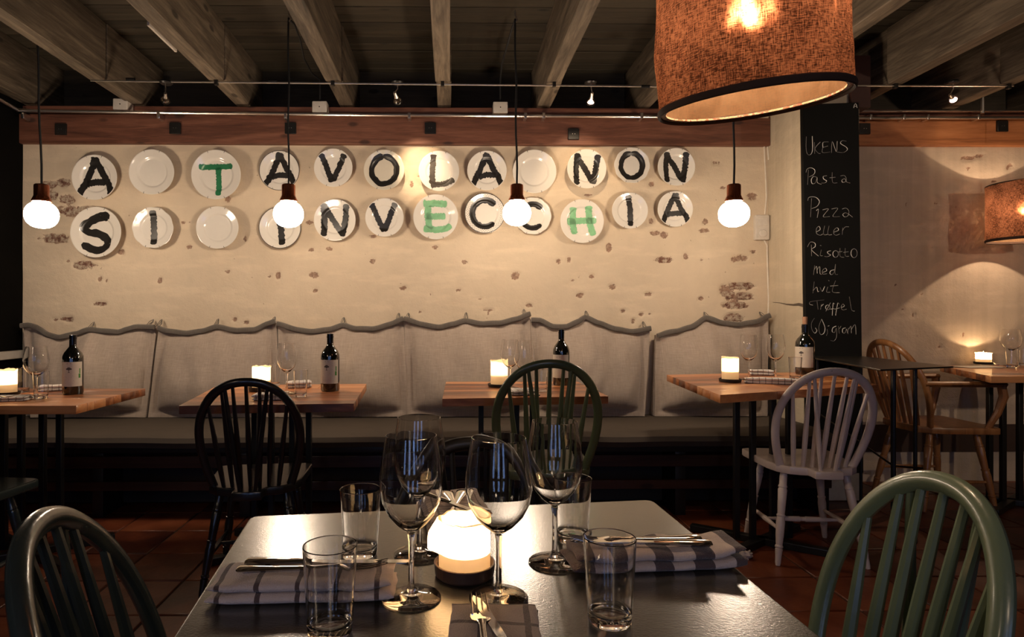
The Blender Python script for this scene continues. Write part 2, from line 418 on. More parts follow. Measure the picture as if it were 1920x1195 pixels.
# floor and its tiles
fl = struct(MB().box(XL, XR, YF, YB + .05, -.05, -.006).build('floor', MT['grout']))
TP = .30
tile_meshes = []
for k in range(4):
    b = MB().box(-TP / 2 + .004, TP / 2 - .004, -TP / 2 + .004, TP / 2 - .004, -.02, 0)
    o = b.build('tile', MT['tile'], fl, bevel=.004, seg=1); tile_meshes.append(o.data); bpy.data.objects.remove(o)
nt = 0
for j in range(12):
    for i in range(24):
        x = -2.78 + i * TP; y = YB - .15 - j * TP
        o = bpy.data.objects.new('tile', rnd.choice(tile_meshes)); C.objects.link(o); o.parent = fl
        o.location = (x, y, rnd.uniform(-.0012, .0008)); o.rotation_euler = (rnd.uniform(-.002, .002), rnd.uniform(-.002, .002), rnd.choice((0, PI / 2, PI)) + rnd.uniform(-.004, .004)); nt += 1

# back wall with flaking plaster
PX0 = at_y(1440, 590, YB).x
def wall_grid(name, x0, x1, z0, z1, mat, patches, step=.0125, seed=0, amount=1.0, parent=None):
    nx = int((x1 - x0) / step); nz = int((z1 - z0) / step)
    vs = []; fl_ = []
    P = [(at_y(p[0], p[1], YB), p[2] / 279., p[3] / 279.) for p in patches]
    for j in range(nz + 1):
        z = z0 + (z1 - z0) * j / nz
        for i in range(nx + 1):
            x = x0 + (x1 - x0) * i / nx
            nval = None; k = 0.0
            for (c, a, b) in P:
                dx = (x - c.x) / a; dz = (z - c.z) / b
                if abs(dx) < 2 and abs(dz) < 2:
                    d = dx * dx + dz * dz
                    if d < 3: k = max(k, 1.0 - .55 * d)
            if k > 0:
                nval = noise.noise(Vector((x * 22 + seed, z * 30, 3.1))) * .45 + noise.noise(Vector((x * 55, z * 70, 9 + seed))) * .35
                k = k + nval - .05
            und = noise.noise(Vector((x * 1.3, z * 1.3, seed))) * .006 + noise.noise(Vector((x * 4, z * 4, seed + 5))) * .0025
            k = max(0., min(1., k)); rec = max(0, min(1, (k - .40) / .12)) * .010
            vs.append((x, YB + und + rec, z)); fl_.append(k * amount)
    fs = [(j * (nx + 1) + i, j * (nx + 1) + i + 1, (j + 1) * (nx + 1) + i + 1, (j + 1) * (nx + 1) + i) for j in range(nz) for i in range(nx)]
    b = MB(); b.v = vs; b.f = fs; b.m = [0] * len(fs)
    o = b.build(name, mat, parent, smooth=0, fixn=False)
    at = o.data.attributes.new('flake', 'FLOAT', 'POINT'); at.data.foreach_set('value', fl_)
    return o
patches = [(92, 346, 16, 9), (118, 343, 18, 8), (98, 366, 12, 10), (124, 374, 16, 10), (160, 392, 26, 6), (128, 395, 22, 9), (103, 447, 29, 10), (135, 402, 14, 5), (170, 408, 14, 5),
    (157, 497, 22, 9), (187, 524, 5, 6), (199, 526, 3, 3), (227, 472, 8, 5), (128, 490, 4, 3), (187, 570, 13, 5), (125, 599, 13, 5), (103, 600, 4, 3), (342, 417, 7, 4), (356, 417, 2, 2),
    (356, 463, 6, 4), (459, 446, 3, 8), (427, 375, 6, 7), (521, 516, 5, 8), (505, 518, 3, 3), (588, 516, 10, 6), (583, 468, 6, 4), (617, 467, 7, 4), (580, 417, 9, 5), (590, 545, 5, 3),
    (699, 490, 6, 5), (686, 478, 4, 2), (872, 492, 7, 5), (815, 463, 7, 4), (699, 443, 8, 4), (967, 517, 10, 8), (756, 540, 8, 4), (860, 545, 6, 3), (806, 552, 2, 3), (787, 585, 4, 3),
    (911, 562, 2, 2), (993, 573, 8, 4), (916, 581, 14, 2), (916, 587, 3, 3), (1047, 490, 4, 6), (1038, 486, 3, 2), (1067, 487, 3, 7), (1142, 464, 6, 9), (1088, 554, 9, 5), (1148, 538, 8, 5),
    (1110, 519, 5, 4), (1074, 525, 3, 2), (1245, 488, 18, 6), (1216, 552, 8, 4), (1246, 440, 9, 7), (1228, 437, 9, 6), (1221, 415, 6, 6), (1168, 583, 6, 4), (1188, 603, 5, 6), (1202, 590, 5, 3),
    (1219, 590, 3, 3), (1219, 602, 2, 3), (1221, 345, 6, 6), (1102, 366, 8, 3), (1388, 536, 30, 8), (1368, 552, 14, 11), (1392, 556, 22, 9), (1380, 572, 26, 8), (1376, 596, 22, 9), (1358, 545, 10, 9),
    (1322, 415, 6, 7), (1320, 433, 10, 5), (1410, 368, 10, 8), (1355, 352, 5, 3), (1340, 305, 5, 4), (1348, 305, 3, 3), (1386, 484, 18, 7), (1376, 487, 6, 6), (1413, 472, 6, 3), (1315, 560, 6, 4),
    (1286, 480, 5, 8), (1316, 487, 4, 3), (787, 330, 5, 3), (772, 345, 4, 6), (900, 560, 3, 2), (440, 600, 5, 4), (462, 605, 5, 5), (299, 527, 4, 7), (427, 510, 7, 3)]
wb = wall_grid('wall_back', XL, PX0 + .02, -.02, 2.35, MT['wall'], patches, seed=1)
struct(wb)
rpatch = [(1815, 296, 14, 4), (1838, 292, 10, 5), (1895, 310, 7, 3), (1816, 316, 4, 3), (1864, 340, 5, 3), (1752, 465, 2, 2), (1693, 580, 4, 3), (1763, 650, 4, 3), (1808, 628, 3, 7), (1680, 535, 4, 1), (1755, 380, 4, 3), (1889, 314, 3, 5), (1712, 592, 3, 4), (1700, 383, 3, 3), (1730, 552, 2, 2)]
PX1 = at_y(1614, 590, 3.69).x
wr = struct(wall_grid('wall_back_right', PX1 - .1, XR, -.02, 2.35, MT['wall_r'], rpatch, seed=4, step=.015))
# exposed bricks: in the left and right flaked areas
def brick(px, py, w, h, parent):
    c = at_y(px, py, YB); W = w / 279.; H = h / 279.
    pts = []
    n = 14
    for i in range(n):
        a = 2 * PI * i / n; ca, sa = math.cos(a), math.sin(a)
        x = math.copysign(abs(ca) ** .35, ca) * W / 2 * rnd.uniform(.86, 1.04); z = math.copysign(abs(sa) ** .35, sa) * H / 2 * rnd.uniform(.82, 1.05)
        pts.append((x, z))
    b = MB(); vs = [(c.x + x, YB + .004 + rnd.uniform(-.001, .001), c.z + z) for x, z in pts] + [(c.x + x, YB + .05, c.z + z) for x, z in pts]
    b.add(vs, [tuple(range(n)), tuple(range(2 * n - 1, n - 1, -1))] + [(i, (i + 1) % n, n + (i + 1) % n, n + i) for i in range(n)])
    b.build('brick', MT['brickface'], parent, bevel=.002, seg=1)
for q in [(92, 346, 26, 15), (119, 343, 24, 15), (98, 367, 22, 16), (124, 374, 30, 17), (160, 392, 44, 13), (128, 396, 38, 14), (104, 447, 52, 16), (157, 497, 42, 15), (188, 570, 22, 8), (126, 599, 22, 8),
          (1389, 536, 48, 13), (1366, 553, 26, 14), (1396, 555, 28, 13), (1379, 573, 40, 13), (1376, 596, 40, 13), (1245, 488, 32, 11)]:
    brick(*q, wb)

# timber beam over the wall, both sides of the pier
zt = at_y(700, 216, YB - .03).z; zb = at_y(700, 271, YB - .03).z
xb0 = at_y(30, 240, YB - .03).x
t1 = struct(MB().box(xb0, PX0, YB - .035, YB + .36, zb, zt).build('trim_1', MT['beam'], bevel=.006))
t2 = struct(MB().box(PX1 - .05, XR, YB - .035, YB + .36, zb + .005, zt).build('trim_2', MT['beam_r'], bevel=.006))
struct(MB().box(XL, XR, YB + .0, YB + .29, zt, ZJ).build('trim_3', MT['beam']))
struct(MB().box(PX1, XR, YB - .012, YB + .02, .20, .385).build('trim_7', simple('dark_brown_shade_band', (.045, .022, .015), .7)))  # dark brown band on the low wall, table shadows painted as colour
# other walls
struct(MB().box(XL - .1, XL, YF, YB + .4, 0, ZC + .1).build('wall_left', MT['black_wall']))
struct(MB().box(XR, XR + .1, YF, YB + .4, 0, ZC + .1).build('wall_right', MT['dark_wall']))
wf = MB()
wins = [(-1.9, -1.35), (-.55, 0.0), (.75, 1.3)]
xs = [XL] + [v for q in wins for v in q] + [XR]
for i in range(0, len(xs), 2): wf.box(xs[i], xs[i + 1], YF - .1, YF, 0, ZC)
for a, b in wins: wf.box(a, b, YF - .1, YF, 0, .7); wf.box(a, b, YF - .1, YF, 2.3, ZC)
struct(wf.build('wall_front', MT['dark_wall']))
for i, (a, b) in enumerate(wins):
    wn = struct(MB().box(a, b, YF - .09, YF - .08, .7, 2.3).build('window_%d' % (i + 1), MT['window_glow']))
    fr = MB()
    for (x0, x1, z0, z1) in ((a, a + .04, .7, 2.3), (b - .04, b, .7, 2.3), (a, b, .7, .74), (a, b, 2.26, 2.3), (a, b, 1.48, 1.51), ((a + b) / 2 - .015, (a + b) / 2 + .015, .7, 2.3)):
        fr.box(x0, x1, YF - .075, YF - .035, z0, z1)
    fr.build('window_frame', MT['white_plastic'], wn)
# pale rail on the black left wall
lp = at_x(20, 661, XL)
struct(MB().box(XL, XL + .05, 1.0, YB - .02, .845, .895).build('trim_4', simple('worn_white_rail', (.42, .38, .33), .8, nscale=20), bevel=.004))

# ceiling: backing slab, boards, joists, blocking
ceil = struct(MB().box(XL, XR, YF, YB + .4, ZC + .02, ZC + .08).build('ceiling', MT['dark_wall']))
YE = YB + .29
cb = [MB().box(XL + .01, XR, -.0455, .0455, 0, .02).build('board', MT['board'], ceil, bevel=.003, seg=1)]
nb = 34
for k in range(nb):
    y = YE - .046 - k * .095 - (.012 if k > 3 else 0)
    o = cb[0] if k == 0 else cb[0].copy()
    if k: C.objects.link(o)
    o.location = (0, y, ZC + rnd.uniform(-.0015, .0015))
VPX = 843
def jx(px_at_y0): return (px_at_y0 - VPX) / 424.0
jl = [-2.83, -2.13, -1.43, -.74, -.087, .58, 1.255, 1.95, 2.64, 3.33, 4.02]
for i, x in enumerate(jl):
    w2 = .09 if i != 3 else .095
    b = MB()
    n = 22
    # main length, slightly wavy faces
    def seg(y0, y1, dz, dx):
        vs = []
        for k in range(n + 1):
            y = y0 + (y1 - y0) * k / n
            wv = noise.noise(Vector((x, y * 1.7, 1))) * .004; wz = noise.noise(Vector((x, y * 1.3, 7))) * .004
            vs += [(x + dx + wv, y, ZJ + dz + wz), (x + w2 + dx + wv, y, ZJ + dz + wz), (x + w2 + dx, y, ZC), (x + dx, y, ZC)]
        fs = [(4 * k + a, 4 * k + (a + 1) % 4, 4 * k + 4 + (a + 1) % 4, 4 * k + 4 + a) for k in range(n) for a in range(4)] + [(3, 2, 1, 0), (4 * n, 4 * n + 1, 4 * n + 2, 4 * n + 3)]
        b.add(vs, fs)
    seg(-3.1, 3.67, 0, 0); 
    b.build('joist', MT['joist'], ceil, bevel=.004, seg=1)
    b = MB(); seg(3.672, YE, .004, .006); b.build('joist_end', MT['joist'], ceil, bevel=.004, seg=1)
for i in range(len(jl) - 1):
    MB().box(jl[i] + .1, jl[i + 1] - .002, YE - .03, YE, ZJ - .01, ZC).build('blocking', MT['board'], ceil)
MB().box(XL, XR, YE, YE + .05, ZJ - .05, ZC + .02).build('blocking', MT['board'], ceil)
# pale batten fixed to a joist side
struct(MB().box(0, .30, 0, .012, 0, .05).build('trim_5', simple('pale_batten', (.55, .49, .42), .7), bevel=.002,
      loc=at_y(280, 48, 2.95) , rot=(0, 0, math.radians(90))))

# pier
PYF = 3.70
pier = struct(MB().box(PX0, PX1, PYF, YB + .1, 0, ZJ - .02).build('wall_pier', MT['pier'], bevel=.008))
MB().box(PX0 - .015, PX1 + .01, PYF - .02, YB + .1, 0, .17).build('plinth', simple('chipped_plinth', (.42, .37, .31), .9, nscale=18, bump=.6), pier, bevel=.01)
b = MB()
cr = [(PX0 - .001, at_x(px, py, PX0).y, at_x(px, py, PX0).z) for px, py in ((1449, 567), (1462, 568), (1475, 571), (1488, 572), (1498, 571), (1506, 573))]
b.tube(cr, [.001, .002, .004, .006, .009, .010], 6, rb=[.001] * 6, hint=(0, 0, 1)); b.build('crack', simple('crack_shadow', (.10, .075, .055), .95), pier)
p0 = at_y(1591, 195, PYF); p1 = at_y(1626, 108, PYF)
struct(MB().box(p0.x, p1.x, PYF - .03, PYF + .1, p0.z - .03, p1.z).build('trim_6', simple('dark_red_post', (.045, .013, .009), .6)))

# ================================================================== BENCH AND CUSHIONS
bn = thing('bench', 'long dark built-in bench with brown seat pad along the wall of plates', 'bench', (0, 3.75, 0))
def rel(o, p): return o
BX0, BX1 = XL + .01, PX0 - .01
pad = MB()
nseg = 60
prof = [(3.37, .40), (3.36, .43), (3.375, .455), (3.42, .465), (3.7, .468), (4.08, .462), (4.09, .40)]
vs = []
for i in range(nseg + 1):
    x = BX0 + (BX1 - BX0) * i / nseg
    for (y, z) in prof:
        vs.append((x, y - 3.75 + noise.noise(Vector((x * 3, y, 0))) * .012, z + noise.noise(Vector((x * 2.5, y * 3, 4))) * .008))
k = len(prof)
fs = [(i * k + a, i * k + (a + 1) % k, (i + 1) * k + (a + 1) % k, (i + 1) * k + a) for i in range(nseg) for a in range(k)] + [tuple(range(k)), tuple(nseg * k + a for a in range(k - 1, -1, -1))]
pad.add(vs, fs); pad.build('seat_pad', MT['seatpad'], bn)
MB().box(BX0, BX1, -.33, .33, .36, .398).build('seat_board', MT['bench'], bn, bevel=.004)
MB().box(BX0, BX1, -.10, -.07, .02, .36).build('front_panel', MT['bench'], bn)
for z0, z1, y in ((.28, .345, -.34), (.155, .205, -.34)):
    MB().box(BX0, BX1, y, y + .025, z0, z1).build('rail', MT['bench_rail'], bn, bevel=.003)
for x in np.linspace(BX0 + .03, BX1 - .06, 7):
    MB().box(x, x + .06, -.315, .3, 0, .36).build('leg', MT['bench'], bn, bevel=.003)

cush = [
 ('leftmost grey linen back cushion, against the black wall', [(46, 610), (62, 609), (76, 612), (100, 627), (120, 631), (150, 625), (175, 616), (200, 619), (228, 622), (245, 616), (262, 611), (300, 613)], (47, 296, 60, 276), [(177, 609)]),
 ('grey linen back cushion, second from the left, behind the black chair', [(286, 609), (320, 620), (355, 623), (385, 620), (412, 611), (450, 619), (480, 617), (505, 606), (523, 601)], (301, 520, 280, 525), [(288, 604), (304, 604), (410, 603)]),
 ('grey linen back cushion, third from the left, behind the second bottle', [(522, 606), (560, 617), (590, 620), (620, 617), (645, 608), (670, 615), (700, 616), (735, 606), (757, 597)], (523, 757, 524, 766), [(516, 599), (645, 600), (748, 592)]),
 ('grey linen back cushion, fourth from the left, left of the third bottle', [(758, 597), (790, 607), (825, 612), (850, 607), (872, 600), (905, 606), (935, 605), (965, 597), (994, 588)], (758, 993, 764, 1000), [(766, 592), (874, 591), (982, 585)]),
 ('grey linen back cushion, fifth from the left, behind the green chair', [(993, 599), (1010, 600), (1035, 611), (1060, 611), (1080, 603), (1095, 594), (1120, 604), (1150, 616), (1180, 620), (1218, 615)], (994, 1217, 1000, 1207), [(1098, 588), (1205, 608)]),
 ('rightmost grey linen back cushion, slanting top, beside the pier', [(1221, 630), (1260, 620), (1290, 612), (1320, 595), (1350, 604), (1378, 608), (1410, 602), (1441, 590)], (1228, 1438, 1226, 1436), [(1320, 590), (1424, 590)]),
]
YT, YBm = 4.07, 3.99
for ci, (lab, top, (tl, tr_, bl, br), ties) in enumerate(cush):
    TL = at_y(tl, 610, YT).x; TR = at_y(tr_, 610, YT).x; BL = at_y(bl, 775, YBm).x; BR = at_y(br, 775, YBm).x
    tp = [at_y(px, py, YT) for px, py in top]
    def topz(x):
        if x <= tp[0].x: return tp[0].z
        for a, b_ in zip(tp, tp[1:]):
            if x <= b_.x:
                t = (x - a.x) / (b_.x - a.x); t = t * t * (3 - 2 * t) * .5 + t * .5; return a.z + (b_.z - a.z) * t
        return tp[-1].z
    c0 = (TL + TR) / 2; zb0 = .468
    root = thing('back_cushion', lab, 'cushion', (c0, 4.0, zb0), group='linen cushions hung along the bench')
    nx, nz = 56, 40
    vs = []
    for j in range(nz + 1):
        t = j / nz
        for i in range(nx + 1):
            s_ = i / nx
            xt = TL + (TR - TL) * s_; xbm = BL + (BR - BL) * s_
            x = xbm + (xt - xbm) * t; z = zb0 + (topz(xt) - zb0) * t
            u = max(0, min(1, (s_ - .06) / .88)); vv = max(0, min(1, (t - .09) / .88))
            bul = (max(0, math.sin(PI * u)) ** .42) * (max(0, math.sin(PI * vv ** .72)) ** .5)
            ybase = YBm + (YT - YBm) * t
            wr_ = noise.noise(Vector((x * 7 + ci * 9, z * 3.2, 1))) * .018 + noise.noise(Vector((x * 16, z * 8, ci))) * .007
            wr_ += math.sin((x * 24 + z * 5) + ci) * .004 * (1 - bul)
            # vertical tension folds below ties
            for (tx, ty) in ties:
                X = at_y(tx, ty, YT).x; wr_ -= .012 * math.exp(-((x - X - (1 - t) * .06) / .03) ** 2) * max(0, t - .3)
            edge = -.010 if (s_ < .03 or s_ > .97 or t < .05) else 0
            y = ybase - .15 * bul * (1.0 - .35 * t) + wr_ * (.35 + bul) - .01 + edge
            vs.append((x - c0, y - 4.0, z - zb0))
    nv = len(vs)
    for j in range(nz + 1):
        for i in range(nx + 1):
            x, y, z = vs[j * (nx + 1) + i]; vs.append((x, min(.105, max(y + .012, YT - 4.0 + .022 * j / nz - .012)), z))
    W = nx + 1
    fs = [(j * W + i, j * W + i + 1, (j + 1) * W + i + 1, (j + 1) * W + i) for j in range(nz) for i in range(nx)]
    fs += [(nv + j * W + i, nv + (j + 1) * W + i, nv + (j + 1) * W + i + 1, nv + j * W + i + 1) for j in range(nz) for i in range(nx)]
    for i in range(nx):
        fs.append((i, nv + i, nv + i + 1, i + 1)); a = nz * W; fs.append((a + i, a + i + 1, nv + a + i + 1, nv + a + i))
    for j in range(nz):
        fs.append((j * W, (j + 1) * W, nv + (j + 1) * W, nv + j * W)); a = nx; fs.append((j * W + a, nv + j * W + a, nv + (j + 1) * W + a, (j + 1) * W + a))
    b = MB(); b.add(vs, fs); b.build('cushion_body', MT['linen'], root, smooth=60)
    path = []
    for i in range(41):
        x = TL + (TR - TL) * i / 40
        path.append((x - c0, YT - .045 - 4.0 + .006 * math.sin(i * .9 + ci), topz(x) - zb0 - .004 + .002 * math.sin(i * .5)))
    MB().tube(path, .017, 8, rb=.012, hint=(0, 0, 1)).build('top_hem', MT['linen_shaded'], root)
    for (tx, ty) in ties:
        p = at_y(tx, ty, YT + .03); zt_ = topz(p.x) - zb0
        b = MB(); x = p.x - c0; y = p.y - 4.0; z = p.z - zb0
        for dx in (-.011, .009):
            b.tube([(x + dx, y - .07, zt_), (x + dx * 1.2, y - .03, zt_ + .02), (x + dx * .6, y - .01, z + .012), (x, y, z + .018), (x - dx * .3, y - .012, z), (x - dx * .8, y - .05, zt_ + .004)], .0022, 5)
        b.build('tie', MT['linen_shaded'], root)
# dark cord hanging in the pier corner
tag(MB().tube([at_y(1439, 607, 4.05), at_y(1441, 640, 4.04), at_y(1440, 680, 4.03), at_y(1444, 735, 4.0)], [.004, .006, .007, .010], 6).build('strap', MT['cord']), 'dark strap hanging in the corner beside the rightmost cushion', 'strap')

# ================================================================== PLATES
def plate_h(r):      # r normalised 0..1, height in units of R
    if r < .60: return .045
    if r < .68: return .045 + .06 * ((r - .60) / .08)
    return .105 + .075 * (r - .68) / .32
def stroke(b, pts, wd, R, seed, taper=True, rough=.17):
    P = []
    pts = [Vector((p[0], p[1])) for p in pts]
    n = 44
    L = [0]
    for a, c in zip(pts, pts[1:]): L.append(L[-1] + (c - a).length)
    for k in range(n + 1):
        d = L[-1] * k / n
        for i in range(len(pts) - 1):
            if d <= L[i + 1] + 1e-9:
                t = (d - L[i]) / max(1e-9, L[i + 1] - L[i]); P.append(pts[i].lerp(pts[i + 1], t)); break
    for _ in range(2):
        P = [P[0]] + [(P[i - 1] + P[i] * 2 + P[i + 1]) / 4 for i in range(1, n)] + [P[-1]]
    vs = []; m_ = 11
    for k in range(n + 1):
        t = (P[min(n, k + 1)] - P[max(0, k - 1)]).normalized(); nr = Vector((-t.y, t.x))
        e = 1.0
        if k < 2: e = (.55, .95)[k] * 1.05
        if k > n - 2: e = (.8, .45)[k - n + 1]
        if 2 <= k < 5: e = 1.15
        wl = wd * e * (1 + rough * noise.noise(Vector((k * .45, seed, 0)))* 2); wr2 = wd * e * (1 + rough * noise.noise(Vector((k * .45, seed, 5))) * 2)
        for q in range(m_):
            f = -1 + 2 * q / (m_ - 1); o = P[k] + nr * (f * (wl if f < 0 else wr2) / 2)
            r = o.length
            if r > .97: o = o * (.97 / r); r = .97
            vs.append((o.x * R, o.y * R, plate_h(r) * R + .0013))
    fs = [(k * m_ + q, k * m_ + q + 1, (k + 1) * m_ + q + 1, (k + 1) * m_ + q) for k in range(n) for q in range(m_ - 1)]
    b.add(vs, fs)
def arc(a0, a1, rx, ry, n=14, cx=0, cy=0): return [(cx + rx * math.cos(math.radians(a0 + (a1 - a0) * i / n)), cy + ry * math.sin(math.radians(a0 + (a1 - a0) * i / n))) for i in range(n + 1)]
GL = {
 'A': [[(.03, .88), (-.30, .10), (-.72, -.82)], [(-.02, .86), (.30, .15), (.62, -.35), (.74, -.80)], [(-.42, -.28), (.0, -.22), (.46, -.22)]],
 'T': [[(-.72, .28), (-.2, .36), (.66, .34)], [(.06, .3), (.08, -.3), (.04, -.85)]],
 'V': [[(-.66, .72), (-.50, .35), (-.05, -.72)], [(.56, .74), (.35, .25), (-.04, -.70)]],
 'O': [arc(95, 455, .62, .70, 20)],
 'L': [[(-.28, .84), (-.32, .2), (-.32, -.66)], [(-.38, -.66), (.2, -.66), (.78, -.46)]],
 'N': [[(-.50, .80), (-.54, .1), (-.50, -.80)], [(-.46, .62), (-.1, .05), (.34, -.70)], [(.56, .76), (.50, .1), (.34, -.80)]],
 'S': [[(.52, .60), (.30, .66), (-.20, .50), (-.54, .24), (-.42, .02), (.1, -.06), (.42, -.28), (.44, -.52), (.2, -.72), (-.2, -.68), (-.56, -.44)]],
 'I': [[(-.05, .84), (.02, .2), (.06, -.84)]],
 'E': [[(-.36, .55), (-.34, 0), (-.28, -.55)], [(-.56, .58), (0, .62), (.52, .58)], [(-.42, .06), (0, .05), (.42, .06)], [(-.56, -.52), (0, -.58), (.46, -.50), (.68, -.36)]],
 'C': [arc(38, 318, .62, .66, 18)],
 'H': [[(-.42, .66), (-.42, 0), (-.34, -.62)], [(.30, .68), (.36, 0), (.52, -.66)], [(-.70, 0), (0, .06), (.68, .04)]],
}
plates = [  # cx, cy, r px, letter, ink, kind, words
 (178, 333, 42, 'A', 'ink', 'plain', 'white plate painted with a black A, far left of the upper row'),
 (285, 323, 42, None, None, 'plain', 'blank white plate between the first black A and the dark green T'),
 (406, 328, 46, 'T', 'ink_green', 'plain', 'large white plate painted with a dark green T'),
 (524, 320, 37, 'A', 'ink', 'rim', 'dark rimmed plate painted with a black A behind the second globe lamp cord'),
 (625, 315, 36, 'V', 'ink', 'plain', 'white plate painted with a black V in the upper row'),
 (720, 319, 38, 'O', 'ink', 'cream', 'cream plate painted with a black O beside the L'),
 (823, 321, 38, 'L', 'ink_grey', 'plain', 'white plate painted with a worn grey L in the bright pool of light'),
 (913, 320, 37, 'A', 'ink', 'plain', 'white plate painted with a black A, upper row, right of the L'),
 (1002, 322, 41, None, None, 'plain', 'blank white plate behind the third globe lamp cord'),
 (1100, 317, 37, 'N', 'ink', 'plain', 'white plate painted with a grey N right of the blank upper plate'),
 (1185, 310, 33.5, 'O', 'ink', 'flute', 'scalloped plate painted with a black O in the upper row'),
 (1268, 313, 35.5, 'N', 'ink', 'plain', 'white plate painted with a black N, far right of the upper row'),
 (181, 436, 47, 'S', 'ink', 'plain', 'large white plate painted with a black S, far left of the lower row'),
 (287, 427, 38, 'I', 'ink', 'flute', 'scalloped plate painted with a black I beside the S'),
 (408, 427, 39.5, None, None, 'plain', 'blank white plate below the dark green T'),
 (525, 427, 38.5, 'I', 'ink', 'rim', 'dark rimmed plate with a black I behind the second globe lamp'),
 (628, 413, 39, 'N', 'ink', 'plain', 'white plate painted with a black N in the lower row'),
 (721, 408, 36, 'V', 'ink', 'plain', 'white plate painted with a black V in the lower row'),
 (817, 407, 42, 'E', 'ink_mint', 'plain', 'white plate painted with a light green E'),
 (909, 400, 38, 'C', 'ink', 'pierced', 'pierced rim plate painted with a black C left of the third globe lamp'),
 (999, 405, 34.5, 'C', 'ink', 'flute', 'scalloped plate painted with a black C behind the third globe lamp'),
 (1091, 415, 41, 'H', 'ink_mint', 'plain', 'white plate painted with a light green H'),
 (1181, 395, 34, 'I', 'ink', 'plain', 'white plate painted with a black I, lower row, below the scalloped O'),
 (1266, 392, 33.5, 'A', 'ink', 'plain', 'white plate painted with a black A, far right of the lower row'),
]
for i, (px, py, rp, ch, ink, kind, lab) in enumerate(plates):
    c = at_y(px, py, YB - .055); R = rp / F * c.y
    root = thing('plate', lab, 'plate', (c.x, YB - .036, c.z), (PI / 2 + rnd.uniform(-.03, .02), rnd.uniform(-.02, .02), 0), 'letter plates hung on the wall')
    pr = [(0, .045), (.3, .045), (.58, .045), (.60, .047), (.64, .075), (.68, .105), (.71, .112), (.84, .142), (.95, .168), (.985, .180), (1.0, .178), (1.0, .166), (.985, .158), (.80, .105), (.66, .07), (.60, .02), (.55, .0), (0, .0)]
    mod = None
    if kind == 'flute':
        mod = lambda a, r, z, R=R: 1 + (.035 * (abs(math.cos(5 * a + .3)) - .6) * max(0, (r / R - .65) / .35))
    mat = MT['plate_cream'] if kind == 'cream' else MT['plate']
    b = MB(); b.lathe([(r * R, z * R) for r, z in pr], 72, mod=mod); b.build('dish', mat, root, smooth=50)
    if kind in ('rim',):
        b = MB(); b.tube([(R * math.cos(a), R * math.sin(a), .174 * R) for a in np.linspace(0, 2 * PI, 64, endpoint=False)], .0022, 6, closed=True); b.build('rim_band', MT['rim_dark'], root)
    if kind == 'pierced':
        b = MB()
        for rr in (.80, .86, .92):
            for k in range(44):
                a = 2 * PI * (k + (.5 if rr == .86 else 0)) / 44; x, y = rr * R * math.cos(a), rr * R * math.sin(a); z = plate_h(rr) * R
                b.add([(x + .0022 * math.cos(q), y + .0022 * math.sin(q), z + .0006) for q in (0, PI / 3, 2 * PI / 3, PI, 4 * PI / 3, 5 * PI / 3)], [(0, 1, 2, 3, 4, 5)])
        o = b.build('pierced_rim', MT['rim_dark'], root); o['kind'] = 'stuff'
        MB().lathe([(R * .965, .158 * R + .004), (R * .98, .168 * R + .006), (R * .995, .170 * R + .005)], 60).build('rim_line', MT['rim_dark'], root)
    if ch:
        b = MB()
        for si, st in enumerate(GL[ch]):
            jit = [(x + rnd.uniform(-.03, .03), y + rnd.uniform(-.03, .03)) for x, y in st] if ch not in 'OCS' else st
            stroke(b, jit, .29 if ch not in 'SIT' else (.22 if ch == 'T' else .31), R, i * 3.1 + si)
        b.build('painted_letter', MT[ink], root, fixn=False)
    # wire hanger clips
    b = MB()
    for a in (70, 110, 250, 290):
        a = math.radians(a); x, y = math.cos(a), math.sin(a)
        b.tube([(x * R * .93, y * R * .93, .165 * R + .003), (x * R * 1.015, y * R * 1.015, .178 * R), (x * R * 1.0, y * R * 1.0, .13 * R)], .0012, 5)
    b.build('hanger_clip', MT['metal_black'], root)

# ================================================================== PENDANT GLOBES
def globe_lamp(px, py_cap, D, lab, ceiling_pt, slack=None):
    s = D / F
    c = at_y(px, py_cap, D)           # top of cap
    root = thing('globe_pendant', lab, 'lamp', c, group='globe lamps over the bench tables')
    k = 60.6 * s / .174               # size factor
    k = 1.0
    MB().lathe([(0, 0), (.030, 0), (.035, -.004), (.036, -.012), (.036, -.060), (.040, -.070), (.046, -.082), (.046, -.092), (0, -.092)], 32).build('cap', MT['copper'], root)
    g = []
    for i in range(17):
        a = PI / 2 - PI * i / 16
        r = .079 * abs(math.cos(a)) ** .85; z = -.160 + .070 * math.copysign(abs(math.sin(a)) ** .95, math.sin(a))
        g.append((max(r, 0 if i in (0, 16) else .001), z))
    MB().lathe(g, 36).build('globe', MT['globe'], root)
    loc = Vector(ceiling_pt) - c
    path = [(0, 0, 0)]
    for i in range(1, 10):
        t = i / 10; path.append((loc.x * t + .003 * math.sin(i * 1.3), loc.y * t, loc.z * t))
    path.append(tuple(loc)); MB().tube(path, .0056, 6).build('cord', MT['cord'], root)
    if slack:
        q = [Vector(p) - c for p in slack]; MB().tube(q, .0056, 6).build('swagged_cord', MT['cord'], root)
        MB().tube([tuple(loc + Vector((0, 0, .05))), tuple(loc + Vector((0, 0, .02))), tuple(loc + Vector((.012, 0, -.005))), tuple(loc + Vector((.0, 0, -.02)))], .005, 6).build('hook', MT['chrome'], root)
    return root
globe_lamp(78, 346, 3.25, 'leftmost lit globe pendant, nearest the black wall', (at_y(78, 346, 3.25).x - .03, 3.25, ZC))
